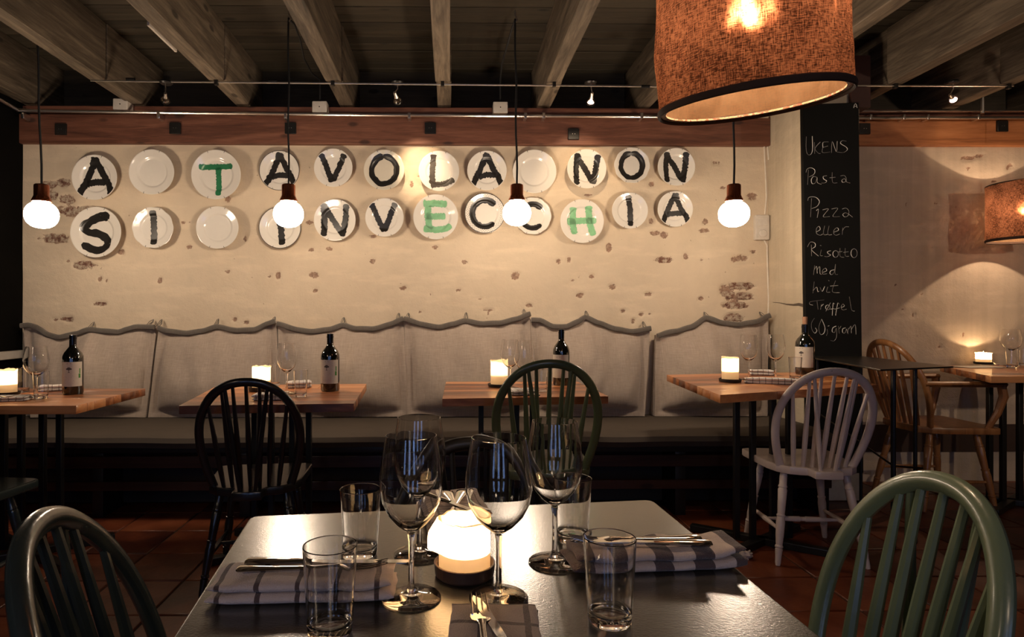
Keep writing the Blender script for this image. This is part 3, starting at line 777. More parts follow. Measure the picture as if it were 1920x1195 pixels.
globe_lamp(541, 346, 3.3, 'lit globe pendant hanging over the table with the black chair', (at_y(541, 346, 3.3).x, 3.3, 2.72),
           slack=[(at_y(541, 346, 3.3).x, 3.3, 2.72), at_y(552, 46, 3.35), at_y(563, 75, 3.5), at_y(570, 110, 3.7), at_y(585, 138, 3.95), at_y(600, 150, 4.04), at_y(600, 192, 4.05)])
globe_lamp(969, 346, 3.42, 'lit globe pendant hanging over the table with the olive green chair', (at_y(966, 346, 3.42).x, 3.42, 2.78),
           slack=[(at_y(966, 346, 3.42).x, 3.42, 2.78), at_y(958, 60, 3.5), at_y(950, 90, 3.6), at_y(941, 120, 3.8), at_y(938, 150, 4.04), at_y(938, 192, 4.05)])
globe_lamp(1376, 346, 3.3, 'rightmost lit globe pendant, over the table with the white chair', (at_y(1376, 346, 3.3).x, 3.3, ZC))

# ================================================================== RODS, CONDUITS, BOXES, SPOTS
def rod(name, pts, r, lab, cat, mat='chrome', extra=None):
    return tag(MB().tube(pts, r, 8).build(name, MT[mat]), lab, cat)
rp = [at_y(170, 151, 3.66), at_y(300, 153, 3.66), at_y(800, 158, 3.66), at_y(1225, 162, 3.66), at_y(1600, 161, 3.66), at_y(1900, 161, 3.66)]
track = thing('wire_track', 'thin steel lighting rod fixed under the ceiling joists', 'rail', rp[2])
MB().tube([p - rp[2] for p in rp], .0055, 8).build('rod', MT['chrome'], track)
for x in jl[2:10]:
    z = rp[2].z
    MB().box(x + .035 - rp[2].x, x + .055 - rp[2].x, -.012, .012, -.012, ZJ + .002 - z).build('clip', MT['metal_black'], track, bevel=.002)
for px in (245, 512, 1210):
    p = at_y(px, 155, 3.66); q = p - rp[2]; q.z = (151 + (px - 170) * .009 - 158) * -3.66 / F
    MB().tube([(q.x - .025, 0, q.z), (q.x + .025, 0, q.z)], .010, 8).build('connector', MT['metal_black'], track)
pp = at_y(700, 217, 4.03)
pipe = thing('conduit_pipe', 'bright steel conduit running along the top of the red-brown beam', 'pipe', pp)
pts = [at_y(-20, 176, 3.6) , at_y(33, 206, 4.0), at_y(60, 208, 4.03), at_y(370, 212, 4.03), at_y(700, 216, 4.03), at_y(1230, 219, 4.03), at_y(1440, 219, 4.03)]
MB().tube([p - pp for p in pts], .0105, 10).build('tube', MT['chrome'], pipe)
for px in (50, 302, 538, 768, 984, 1018, 1200):
    p = at_y(px, 220, 4.06) - pp
    MB().box(p.x - .010, p.x + .010, -.012, .055, p.z - .02, p.z + .018).build('bracket', MT['chrome'], pipe, bevel=.003)
pp = at_y(1760, 221, 4.03)
pipe = thing('conduit_pipe', 'paired steel conduits above the orange-brown beam right of the chalkboard', 'pipe', pp)
for yy, r in ((221, .010), (208, .006)):
    MB().tube([at_y(px, yy + .5 * math.sin(px), 4.03) - pp for px in (1590, 1660, 1720, 1800, 1860, 1960)], r, 8).build('tube', MT['chrome'], pipe)
MB().tube([at_y(1842, 213, 4.03) - pp, at_y(1842, 165, 4.03) - pp], .012, 8).build('riser', MT['chrome'], pipe)
for px in (1628, 1690, 1735, 1829):
    p = at_y(px, 221, 4.05) - pp
    MB().box(p.x - .008, p.x + .008, -.01, .045, p.z - .02, p.z + .015).build('bracket', MT['chrome'], pipe, bevel=.003)
for px, py, lab in ((228, 197, 'white junction box on the beam between the first two plates'), (600, 202, 'white junction box on the beam above the upper V plate'), (938, 203, 'white junction box on the beam left of the third lamp cord')):
    c = at_y(px, py, 4.05); root = thing('junction_box', lab, 'box', c)
    MB().box(-.048, .048, -.02, .06, -.038, .038).build('box_body', MT['white_plastic'], root, bevel=.006)
    MB().lathe([(0, 0), (.004, 0), (.004, .002), (0, .002)], 10, M=Matrix.Translation((0, -.02, 0)) @ Matrix.Rotation(PI / 2, 4, 'X')).build('screw', MT['metal_black'], root)
for px, py, lab in ((115, 243, 'black square cover plate, leftmost on the red-brown beam'), (329, 241, 'black square cover plate on the beam above the blank plate'), (545, 241, 'black square cover plate behind the second lamp cord'),
                    (807, 241, 'black square cover plate on the beam above the L plate'), (1075, 252, 'black square cover plate set low on the beam above the N plate'),
                    (1620, 242, 'black square cover plate touching the chalkboard edge'), (1878, 237, 'black square cover plate at the right end of the orange beam')):
    c = at_y(px, py, YB - .038); root = thing('cover_plate', lab, 'cover plate', c)
    MB().box(-.037, .037, -.012, .004, -.037, .037).build('plate_body', MT['metal_black'], root, bevel=.003)
    for dx in (-.008, .008): MB().lathe([(0, 0), (.0025, 0), (.0025, .002), (0, .002)], 8, M=Matrix.Translation((dx, -.012, 0)) @ Matrix.Rotation(PI / 2, 4, 'X')).build('screw', MT['chrome'], root)
def spot(px, py, lab, tgt, lit, power, size=44, blend=.7, D=3.60):
    top = at_y(px, 160, 3.66); c = at_y(px, py, D)
    root = thing('spotlight', lab, 'spotlight', top)
    d = (Vector(tgt) - c).normalized(); q = d.to_track_quat('-Z', 'Y').to_matrix().to_4x4(); q.translation = c - top
    MB().lathe([(0, 0), (.035, -.002), (.038, -.012), (.03, -.02), (0, -.022)], 20, M=Matrix.Translation((0, .01, .03))).build('rose', MT['metal_black'], root)
    MB().tube([(0, 0, .01), (.002, 0, -.02), c - top - d * .055], .003, 6).build('stem', MT['chrome'], root)
    MB().lathe([(0, .058), (.008, .058), (.009, .03), (.012, .022), (.012, .02), (0, .02)], 16, M=q).build('socket', MT['chrome'], root)
    MB().lathe([(.010, .024), (.016, .012), (.024, -.002), (.026, -.012), (.025, -.014), (.022, -.004), (.012, .012), (.008, .02)], 20, M=q).build('reflector', MT['spot_glass'], root)
    MB().lathe([(0, .012), (.010, .006), (.016, -.002), (.018, -.008), (0, -.010)], 16, M=q).build('bulb', MT['spot_lit'] if lit else MT['spot_glass'], root)
    if power: light('spot_beam', 'SPOT', c + d * .02, power, (1, .72, .46), .012, target=tgt, spot=size, blend=blend)
spot(310, 187, 'unlit reflector spotlight, leftmost under the lighting rod', at_y(310, 300, YB), False, 0)
spot(745, 188, 'reflector spotlight aimed at the O and L plates', at_y(792, 322, YB), False, 24, 44, 1.0)
spot(1108, 190, 'reflector spotlight glowing reddish above the N plate', at_y(1085, 340, YB), True, 7, 66)
spot(1787, 186, 'lit reflector spotlight above the right wall, turned sideways', at_y(1870, 300, YB), True, 2.5, 70)

# ================================================================== CHALKBOARD
BY = PYF - .025
bc = at_y(1562, 540, BY)
board = thing('chalkboard', 'tall narrow chalkboard with a handwritten menu on the pier', 'chalkboard', bc)
pts = [at_y(1503, 197, BY) - bc, at_y(1608, 193, BY) - bc, at_y(1617, 886, BY) - bc, at_y(1513, 886, BY) - bc]
vs = [(p.x, -.011, p.z) for p in pts] + [(p.x, .02, p.z) for p in pts]
MB().add(vs, [(0, 1, 2, 3), (7, 6, 5, 4), (0, 4, 5, 1), (1, 5, 6, 2), (2, 6, 7, 3), (3, 7, 4, 0)]).build('panel', MT['chalkboard'], board, bevel=.003)
def ch_line(name_txt, strokes, oy):
    b = MB()
    for st in strokes:
        P = [at_y(1400 + x / 4.268, oy + y / 4.268, BY - .0125) - bc for x, y in st]
        # Catmull-Rom smoothing
        Q = []
        for i in range(len(P) - 1):
            p0 = P[max(0, i - 1)]; p1 = P[i]; p2 = P[i + 1]; p3 = P[min(len(P) - 1, i + 2)]
            for k in range(5):
                t = k / 5; Q.append(.5 * ((2 * p1) + (p2 - p0) * t + (2 * p0 - 5 * p1 + 4 * p2 - p3) * t * t + (3 * p1 - p0 - 3 * p2 + p3) * t ** 3))
        Q.append(P[-1])
        Q = [Vector((q.x, -.0118, q.z)) for q in Q]
        b.tube(Q, [.0021 + .0006 * noise.noise(q * 90) for q in Q], 5, rb=.0008, hint=(1, 0, .3) if False else None)
    b.build('chalk_writing', MT['chalk'], board)
def ov(cx, cy, rx, ry, n=10): return [(cx + rx * math.sin(2 * PI * i / n), cy - ry * math.cos(2 * PI * i / n)) for i in range(n + 1)]
ch_line('l1', [[(478, 325), (476, 420), (490, 468), (515, 465), (528, 420), (525, 322)], [(543, 370), (545, 462)], [(590, 368), (548, 420), (575, 458), (590, 460)], [(655, 368), (612, 372), (610, 412)], [(610, 412), (650, 400)], [(610, 412), (608, 452), (668, 448)], [(680, 455), (685, 365), (718, 445), (725, 362)], [(798, 362), (765, 358), (752, 380), (795, 408), (806, 430), (775, 452), (725, 448)]], 180)
ch_line('l2', [[(495, 590), (488, 710)], [(475, 612), (485, 585), (515, 575), (545, 592), (540, 625), (500, 648)], [(565, 652), (535, 645), (517, 672), (525, 702), (550, 695), (564, 655), (566, 693), (598, 707)], [(642, 638), (613, 645), (618, 666), (640, 680), (628, 695), (600, 697)], [(685, 612), (688, 690), (725, 695)], [(665, 655), (710, 650)], [(752, 640), (780, 636), (796, 655), (795, 682), (770, 692), (762, 675), (785, 662), (800, 688), (828, 697)]], 180)
ch_line('l3', [[(520, 820), (512, 970)], [(490, 838), (500, 812), (550, 810), (582, 842), (565, 882), (520, 902)], [(558, 918), (575, 908), (565, 975)], [(608, 912), (655, 905), (612, 965), (665, 965)], [(680, 905), (730, 900), (690, 962), (745, 965)], [(765, 905), (795, 898), (818, 920), (812, 958), (785, 968), (770, 950), (790, 935), (815, 945), (848, 970)]], 180)
ch_line('l4', [[(558, 1088), (588, 1070), (580, 1045), (560, 1060), (560, 1100), (588, 1115), (610, 1105)], [(625, 1040), (615, 1090), (622, 1112), (648, 1108)], [(660, 1040), (650, 1090), (657, 1112), (682, 1110)], [(700, 1090), (735, 1075), (725, 1055), (702, 1070), (697, 1100), (715, 1115), (745, 1105)], [(770, 1055), (765, 1112)], [(768, 1078), (788, 1050), (818, 1048)]], 180)
ch_line('l5', [[(518, 125), (520, 215)], [(487, 142), (510, 104), (545, 110), (548, 140), (520, 165), (575, 215)], [(598, 165), (590, 208), (607, 212)], [(590, 129), (597, 132)], [(674, 172), (648, 180), (652, 195), (672, 207), (645, 220), (622, 216)], ov(712, 198, 22, 27), [(748, 152), (748, 215), (780, 225)], [(730, 182), (765, 178)], [(790, 152), (790, 212), (818, 216)], [(775, 185), (815, 180)], ov(860, 192, 25, 36)], 430)
ch_line('l6', [[(545, 290), (535, 365)], [(543, 322), (560, 298), (565, 355)], [(566, 322), (585, 300), (588, 355), (602, 360)], [(612, 345), (640, 332), (630, 312), (608, 330), (610, 358), (642, 356)], [(702, 325), (675, 332), (666, 352), (682, 364), (702, 340), (712, 280), (708, 355), (730, 362)]], 430)
ch_line('l7', [[(541, 420), (531, 512)], [(535, 490), (560, 464), (570, 500), (580, 495)], [(588, 465), (605, 498), (625, 458)], [(650, 462), (640, 502), (668, 504)], [(655, 410), (662, 414)], [(712, 412), (686, 498), (745, 508)], [(670, 455), (732, 450)]], 430)
ch_line('l8', [[(530, 608), (505, 600), (515, 580), (620, 566)], [(563, 572), (572, 642)], [(598, 600), (592, 642)], [(595, 618), (615, 600)], ov(650, 626, 18, 20), [(635, 657), (672, 588)], [(705, 600), (694, 592), (688, 640), (685, 690)], [(670, 640), (702, 635)], [(742, 600), (730, 592), (720, 640), (712, 690)], [(704, 640), (745, 630)], [(757, 628), (782, 615), (770, 600), (757, 622), (768, 646), (800, 640)], [(822, 540), (832, 600), (842, 648), (865, 656)]], 430)
ch_line('l9', [[(543, 712), (520, 750), (522, 800), (545, 832), (562, 812), (550, 790)], [(600, 720), (578, 785), (590, 840), (618, 832), (626, 785), (600, 720)], [(650, 776), (662, 772)], [(645, 800), (648, 828), (638, 852)], [(717, 775), (690, 790), (685, 820), (705, 826), (718, 792), (720, 860), (700, 894), (672, 890)], [(735, 775), (742, 835)], [(742, 798), (756, 776)], [(792, 790), (770, 797), (768, 825), (785, 832), (800, 800), (806, 832)], [(815, 790), (812, 840)], [(818, 802), (835, 776), (838, 832)], [(840, 802), (868, 764), (876, 842)]], 430)
ac = at_y(1601, 200, BY)
b = MB()
b.tube([(-.010, 0, -.012), (-.006, 0, .006), (0, 0, .014), (.006, 0, .006), (.010, 0, -.012)], .0022, 6); b.tube([(-.008, 0, -.003), (.008, 0, -.003)], .002, 6)
o = b.build('clip', MT['chalk'], board); o.location = (ac.x - bc.x, -.014, ac.z - bc.z)

# switch and surface cables at the pier corner
sc = at_y(1427, 427, YB - .02)
sw = thing('dimmer_switch', 'white double switch with round dimmer knob on the wall', 'switch', sc)
MB().box(-.048, .048, -.022, .015, -.085, .083).build('housing', MT['white_plastic'], sw, bevel=.007)
MB().box(-.030, .030, -.028, -.02, .008, .068).build('rocker', MT['white_plastic'], sw, bevel=.003)
MB().lathe([(0, 0), (.026, 0), (.026, .010), (.022, .013), (0, .013)], 28, M=Matrix.Translation((0, -.021, -.042)) @ Matrix.Rotation(PI / 2, 4, 'X')).build('dimmer_knob', MT['white_plastic'], sw)
cabm = simple('painted_cable', (.80, .72, .60), .6)
tag(MB().tube([at_y(x, y, YB - .008) for x, y in ((1437, 232), (1437, 262), (1433, 275), (1434, 300), (1436, 340), (1437, 370), (1434, 402))], .005, 6).build('wall_cable', cabm), 'white painted cable running from the beam down to the switch', 'cable')
tag(MB().tube([at_y(x, y, YB - .008) for x, y in ((1443, 232), (1443, 258), (1439, 272), (1441, 300))], .005, 6).build('wall_cable', cabm), 'short second white cable at the top of the pier corner', 'cable')
tag(MB().tube([at_y(x, y, YB - .010) for x, y in ((1432, 449), (1438, 460), (1439, 500), (1441, 560), (1440, 610), (1441, 640))], .005, 6).build('wall_cable', cabm), 'white painted cable running from the switch down behind the cushion', 'cable')

# ================================================================== TABLES
def lerp2(a, b, t): return (a[0] + (b[0] - a[0]) * t, a[1] + (b[1] - a[1]) * t)
def plank_table(lab, FL, FR, BR, BL, z, th=.036, posts=4, n=8, pc=None, ang=0):
    cx = sum(p[0] for p in (FL, FR, BR, BL)) / 4; cy = sum(p[1] for p in (FL, FR, BR, BL)) / 4
    root = thing('plank_table', lab, 'table', (cx, cy, 0), group='stave-topped wooden tables')
    q = [(p[0] - cx, p[1] - cy) for p in (FL, FR, BR, BL)]
    cuts = [0]
    for i in range(n): cuts.append(cuts[-1] + rnd.uniform(.7, 1.3))
    cuts = [c / cuts[-1] for c in cuts]
    for i in range(n):
        a, c = cuts[i], cuts[i + 1]
        l0, r0 = lerp2(q[0], q[3], a), lerp2(q[1], q[2], a); l1, r1 = lerp2(q[0], q[3], c), lerp2(q[1], q[2], c)
        s = rnd.uniform(.3, .7)
        g = .0006
        for (t0, t1) in ((0, s), (s, 1)) if rnd.random() < .6 else ((0, 1),):
            A, B_, C_, D_ = lerp2(l0, r0, t0), lerp2(l0, r0, t1), lerp2(l1, r1, t1), lerp2(l1, r1, t0)
            MB().prism([(A[0] + g, A[1] + g), (B_[0] - g, B_[1] + g), (C_[0] - g, C_[1] - g), (D_[0] + g, D_[1] - g)], z - th, z + rnd.uniform(-.0003, .0003)).build('plank', MT['table'], root, bevel=.0012, seg=1)
    px_, py_ = (0, 0) if pc is None else (pc[0] - cx, pc[1] - cy)
    MB().box(px_ - .2, px_ + .2, py_ - .04, py_ + .04, z - th - .03, z - th).build('bracket', MT['metal_black'], root, bevel=.003)
    for k, dx in enumerate((-.13, -.05, .05, .13)):
        MB().box(px_ + dx - .013, px_ + dx + .013, py_ - .013, py_ + .013, .03, z - th - .028).build('post', MT['metal_black'], root, bevel=.002)
    for s in (0, 1):
        M = Matrix.Translation((px_, py_, 0)) @ Matrix.Rotation(math.radians(35 if s else -35) + ang, 4, 'Z')
        MB().box(-.34, .34, -.022, .022, 0.0, .035, M=M).build('foot_bar', MT['metal_black'], root, bevel=.004)
    return root
z1 = .75
a_ = at_z(143, 761, z1); b_ = at_z(273, 729, z1)
plank_table('wooden table at the far left by the black wall', (a_.x - .75, a_.y - .0), (a_.x, a_.y), (b_.x, b_.y), (b_.x - .78, b_.y), z1, pc=(at_y(60, 700, 2.9).x, 2.9))
c4 = [at_z(335, 761, z1), at_z(664, 757, z1), at_z(687.5, 720, z1), at_z(408, 723, z1)]
plank_table('wooden table behind the black chair', *[(p.x, p.y) for p in c4], z1)
c4 = [at_z(829, 748, z1), at_z(1141, 743, z1), at_z(1083, 716, z1), at_z(836, 716, z1)]
plank_table('wooden table behind the olive green chair', *[(p.x, p.y) for p in c4], z1, pc=(at_y(950, 700, 3.1).x, 3.1))
z4 = .79
c4 = [at_z(1350, 741, z4), at_z(1648, 722, z4), at_z(1545, 697, z4), at_z(1250, 703, z4)]
plank_table('wooden table behind the white chair, beside the pier', *[(p.x, p.y) for p in c4], z4, pc=(at_y(1430, 700, 3.0).x, 3.0))
z5 = .80
p_ = at_z(1858, 706, z5); q_ = at_z(1762, 686, z5)
plank_table('wooden table at the far right by the grey wall', (p_.x, p_.y), (p_.x + .85, p_.y + .03), (q_.x + .85, q_.y + .02), (q_.x, q_.y), z5, pc=(at_y(1896, 700, 3.6).x, 3.6))

# near table, black painted
zt_ = .75
BLc = at_z(470, 968, zt_); BRc = at_z(1222, 937, zt_); FLp = at_z(325, 1195, zt_); FRp = at_z(1540, 1195, zt_)
dl = (FLp - BLc).normalized(); dr = (FRp - BRc).normalized()
FLc = BLc + dl * .78; FRc = BRc + dr * .78
nc = (BLc + BRc + FLc + FRc) / 4
near = thing('dining_table', 'black painted dining table set for four in the foreground', 'table', (nc.x, nc.y, 0))
def rounded(poly, r, n=5):
    out = []
    k = len(poly)
    for i in range(k):
        p = Vector(poly[i]); a = Vector(poly[i - 1]); c = Vector(poly[(i + 1) % k])
        u = (a - p).normalized() * r; v_ = (c - p).normalized() * r
        for j in range(n + 1):
            t = j / n; out.append(tuple((p + u) * (1 - t) ** 2 + p * 2 * t * (1 - t) + (p + v_) * t * t))
    return out
poly = rounded([(p.x - nc.x, p.y - nc.y) for p in (FLc, FRc, BRc, BLc)], .02)
MB().prism(poly, zt_ - .030, zt_).build('tabletop', MT['blacktable'], near, bevel=.003)
MB().box(-.035, .035, -.035, .035, .03, zt_ - .03).build('column', MT['metal_black'], near, bevel=.004)
for s in (0, 1):
    MB().box(-.30, .30, -.03, .03, 0, .035, M=Matrix.Rotation(PI / 4 + s * PI / 2, 4, 'Z')).build('foot_bar', MT['metal_black'], near, bevel=.005)
MB().box(-.2, .2, -.2, .2, zt_ - .04, zt_ - .03).build('mounting_plate', MT['metal_black'], near)

# black steel side table against the pier
zs = .88
A = at_z(1491, 668, zs); B = at_z(1651, 693, zs); D_ = at_z(1788, 687, zs)
E = (D_.x + .02, A.y)
sx = (A.x + D_.x) / 2; sy = (A.y + B.y) / 2
st = thing('steel_side_table', 'high thin black steel side table against the pier', 'side table', (sx, sy, 0))
pl = [(A.x + .06, PYF - .04), (B.x, B.y), (D_.x, D_.y), (D_.x + .04, PYF - .04)]
MB().prism([(x - sx, y - sy) for x, y in pl], zs - .008, zs).build('top', MT['steel_plate'], st, bevel=.001, seg=1)
lg = [(at_y(1675, 700, 2.93).x, 2.93), (at_y(1716, 700, 3.0).x, 3.0), (at_y(1687, 700, 3.05).x, 3.05 + .3), (A.x + .1, PYF - .1), (D_.x, PYF - .1)]
for k, (x, y) in enumerate(lg):
    if k == 2: continue
    MB().tube([(x - sx, y - sy, 0), (x - sx, y - sy, zs - .007)], .011 if k == 0 else .009, 8).build('leg', MT['metal_black'], st)
MB().tube([(lg[3][0] - sx, lg[3][1] - sy, .55), (lg[0][0] - sx, lg[0][1] - sy, .40), (lg[1][0] - sx + .02, lg[1][1] - sy - .02, .375)], .005, 6).build('brace', MT['metal_black'], st)

# ================================================================== CHAIRS
def turned(p0, p1, seed=0, fat=1.0):
    """turned leg from the floor p0 up to p1"""
    p0, p1 = Vector(p0), Vector(p1)
    pr = [(0, .010), (.03, .0125), (.10, .0135), (.17, .0165), (.175, .013), (.185, .0175), (.20, .0175), (.21, .014), (.30, .0175), (.44, .0195), (.50, .0165), (.505, .019), (.52, .019), (.525, .0155), (.62, .0175), (.78, .0200), (.80, .0165), (.805, .0195), (.82, .0195), (.83, .0165), (.92, .0165), (1, .014)]
    return MB().tube([p0.lerp(p1, t) for t, r in pr], [r * fat for t, r in pr], 12)
def windsor(lab, mat, x, y, rz, scale=1.0, arms=False, nsp=7, grp='windsor chairs', lean=.25, dz=0, wide=1.0, no_tab=False):
    root = thing('windsor_chair', lab, 'chair', (x, y, 0), (0, 0, rz), grp, scale)
    zs = .45
    half = [(0, .215), (.10, .215), (.185, .21), (.213, .195), (.215, .17), (.205, .02), (.197, -.08), (.178, -.145), (.135, -.19), (.085, -.205), (.066, -.208)]
    half += [(.062, -.218), (.060, -.270), (.0, -.275)] if not no_tab else [(0, -.216)]
    poly = half + [(-a, b) for a, b in reversed(half[1:-1])]
    poly = [(a * wide, b) for a, b in poly]
    MB().prism(poly, zs - .036, zs).build('seat', mat, root, bevel=.006)
    # bow
    def bow(t):   # t 0..1 left to right
        a = PI * (1 - t)
        H = .235; zc = zs + .215
        cxs = .205 * wide
        L1 = .20; total = L1 * 2 + 1.0
        u = t * total
        if u < L1:
            f = u / L1; xx = -(.158 + (.205 - .158) * math.sin(f * PI / 2)) * wide; z = zs - .01 + (zc - zs + .01) * f
        elif u > total - L1:
            f = (total - u) / L1; xx = (.158 + (.205 - .158) * math.sin(f * PI / 2)) * wide; z = zs - .01 + (zc - zs + .01) * f
        else:
            a = PI * (1 - (u - L1)); xx = cxs * math.copysign(abs(math.cos(a)) ** .92, math.cos(a)); z = zc + H * math.sin(a)
        yy = -.135 - lean * (z - zs)
        # curve back in plan
        yy -= .02 * (1 - (xx / .205) ** 2)
        return Vector((xx, yy, z))
    path = [bow(t) for t in np.linspace(0, 1, 57)]
    nrm = Vector((0, -1, -lean)).normalized()
    MB().tube(path, .0145, 12, rb=.0185, hint=nrm).build('back_bow', mat, root)
    def bow_at_x(xt):
        best = min((p for p in path if p.z > zs + .2), key=lambda p: abs(p.x - xt)); return best
    for k in range(nsp):
        f = (k - (nsp - 1) / 2) / ((nsp - 1) / 2)
        xb = f * .112 * wide; xt = f * .158 * wide
        p0 = Vector((xb, -.170 - .018 * (1 - f * f), zs - .005)); p1 = bow_at_x(xt)
        pts = [p0.lerp(p1, t) for t in (0, .15, .35, .6, .85, 1)]
        MB().tube(pts, [.0085, .0108, .0118, .0102, .0080, .0072], 8).build('spindle', mat, root)
    if not no_tab:
        for s in (-1, 1):
            p0 = Vector((s * .030, -.250, zs - .005)); p1 = bow_at_x(s * .085 * wide) + Vector((0, -.004, 0))
            MB().tube([p0.lerp(p1, t) for t in (0, .2, .4, .7, 1)], [.008, .0100, .011, .0095, .0075], 8).build('brace_spindle', mat, root)
    LP = {}
    for sx_ in (-1, 1):
        for sy_ in (-1, 1):
            foot = Vector((sx_ * .195, sy_ * .195 - .01, 0)); top = Vector((sx_ * .135, sy_ * .125, zs - .025)); LP[sx_, sy_] = (foot, top)
            turned(foot, top).build('leg', mat, root)
    mids = []
    for sx_ in (-1, 1):
        a = LP[sx_, -1][0].lerp(LP[sx_, -1][1], .36); c = LP[sx_, 1][0].lerp(LP[sx_, 1][1], .36); m_ = (a + c) / 2; mids.append(m_)
        MB().tube([a.lerp(c, t) for t in (0, .1, .35, .5, .65, .9, 1)], [.007, .0075, .011, .013, .011, .0075, .007], 10).build('side_stretcher', mat, root)
    MB().tube([mids[0].lerp(mids[1], t) for t in (0, .1, .3, .46, .47, .53, .54, .7, .9, 1)], [.007, .0075, .012, .0135, .011, .011, .0135, .012, .0075, .007], 10).build('cross_stretcher', mat, root)
    if arms:
        for s in (-1, 1):
            z = .685
            pb = [p for p in path if abs(p.z - z) < .03 and p.x * s > 0][0]
            xo = s * .215
            pth = [(pb.x, pb.y + .0, z), (s * .215, pb.y + .10, z), (s * .225, .02, z), (s * .225, .14, z), (s * .222, .205, z)]
            MB().tube(pth, .016, 8, rb=.024, hint=(0, 0, 1)).build('arm', mat, root, smooth=50)
            MB().tube([(s * .222, .19, z - .005), (s * .225, .20, .62), (s * .215, .175, .53), (s * .195, .14, zs - .005)], [.018, .022, .018, .014], 8, rb=[.022, .020, .016, .014], hint=(0, 1, 0)).build('arm_post', mat, root)
    return root
windsor('black bow-back chair at the second wooden table', MT['black_paint'], -.826, 2.674, math.radians(6.4), .962, lean=.278)
windsor('olive green bow-back chair in the middle at the third table', MT['green_paint'], .415, 2.80, 0, 1.03, wide=1.03)
windsor('chipped white bow-back chair with turned legs', MT['white_paint'], 1.689, 2.92, math.radians(-6.2), .983, lean=.36)
windsor('honey-coloured wooden armchair side-on by the right wall', MT['chairwood'], 2.93, 3.68, math.radians(-90), 1.07, arms=True, no_tab=True, lean=.30)
windsor('sage green bow-back chair in the right foreground', MT['sage_paint'], .53, .992, math.radians(89.5), .948, nsp=7, lean=.312, wide=.9)
windsor('dark petrol bow-back chair in the left foreground', MT['petrol_paint'], -.269, .914, math.radians(-73.7), .94, nsp=7, lean=.36, wide=1.05)
windsor('dark brown bow-back chair behind the wine glasses at the far side of the black table', MT['brown_paint'], .07, 1.26, math.radians(184), .905)
windsor('grey-green chair at the far left edge, mostly out of frame', MT['petrol_paint'], -1.925, 2.38, math.radians(-4), 1.0)

# ================================================================== BIG SHADE + SMALL SHADE
def drum_shade(lab, loc, R, H, rot, bulb_z, power, seed=0, ribbon=True, bulb_r=.022, bulb_h=.09):
    root = thing('pendant_shade', lab, 'lamp', loc, rot)
    n, m_ = 128, 40
    def wall(r_off, mat, name, dark=None):
        me_v = []; uvs = []
        for j in range(m_ + 1):
            z = H * j / m_
            for i in range(n):
                a = 2 * PI * i / n
                d = .014 * noise.noise(Vector((math.cos(a) * 2.2, math.sin(a) * 2.2, z * 5 + seed))) + .006 * noise.noise(Vector((math.cos(a) * 9, math.sin(a) * 9, z * 12 + seed)))
                # drawn folds
                d -= .005 * max(0, math.sin(a * 7 + z * 6 + seed)) ** 8
                d *= min(1, j / 4) if j < 4 else 1
                rr = R + r_off + d * R / .225
                me_v.append((rr * math.cos(a), rr * math.sin(a), z))
        fs = [(j * n + i, j * n + (i + 1) % n, (j + 1) * n + (i + 1) % n, (j + 1) * n + i) for j in range(m_) for i in range(n)]
        b = MB(); b.add(me_v, fs); o = b.build(name, mat, root, fixn=False, smooth=0)
        uv = o.data.uv_layers.new(name='UVMap')
        co = []
        for j in range(m_):
            for i in range(n):
                u0, u1 = i / n * 2 * PI * R, (i + 1) / n * 2 * PI * R; v0, v1 = H * j / m_, H * (j + 1) / m_
                co += [u0, v0, u1, v0, u1, v1, u0, v1]
        uv.data.foreach_set('uv', co)
        return o
    wall(0, MT['shade'], 'linen_cover')
    ring = lambda r, z, k=72: [(r * math.cos(a), r * math.sin(a), z) for a in np.linspace(0, 2 * PI, k, endpoint=False)]
    b = MB(); b.tube(ring(R + .001, .005), .009, 8, rb=.0045, closed=True, hint=(0, 0, 1)); b.build('hem', simple('shade_hem', (.05, .025, .015), .9), root)
    b = MB(); b.tube(ring(R, H), .004, 8, closed=True); b.build('top_ring', MT['metal_black'], root)
    if ribbon:
        b = MB(); b.tube(ring(R - .008, .006), .004, 6, rb=.008, closed=True, hint=(0, 0, 1)); b.build('floral_edging', MT['ribbon'], root)
    fr = MB()
    for k in range(3):
        a = 2 * PI * k / 3 + .4; fr.tube([(0, 0, H - .02), (R * math.cos(a), R * math.sin(a), H)], .002, 6)
    fr.tube([(0, 0, H - .02), (0, 0, bulb_z + bulb_h)], .014, 12); fr.build('holder', MT['metal_black'], root)
    MB().lathe([(0, bulb_z), (bulb_r * .6, bulb_z + .006), (bulb_r, bulb_z + .03), (bulb_r, bulb_z + bulb_h * .6), (bulb_r * .6, bulb_z + bulb_h), (0, bulb_z + bulb_h)], 20).build('bulb', MT['bulb_glass'], root, smooth=60)
    MB().lathe([(0, bulb_z + .02), (bulb_r * .5, bulb_z + .025), (bulb_r * .5, bulb_z + bulb_h * .75), (0, bulb_z + bulb_h * .8)], 12).build('filament', MT['bulb_lit'], root)
    inv = Matrix.Rotation(rot[2], 4, 'Z') @ Matrix.Rotation(rot[1], 4, 'Y') @ Matrix.Rotation(rot[0], 4, 'X')
    up = inv @ Vector((0, 0, 1)); topp = inv @ Vector((0, 0, H - .02))
    # cord straight up to the ceiling in world space
    inv3 = inv.inverted(); c0 = Vector((0, 0, H - .02)); wtop = Vector(loc) + topp; dest = inv3 @ (Vector((wtop.x, wtop.y, ZC)) - Vector(loc))
    MB().tube([c0, dest], .004, 6).build('cord', MT['cord'], root)
    L = light('shade_light', 'POINT', Vector(loc) + inv @ Vector((0, 0, bulb_z + .012)), power, (1, .70, .45), .008)
    return root
SD = 1.43
sc_ = at_y(1409, 196, SD)
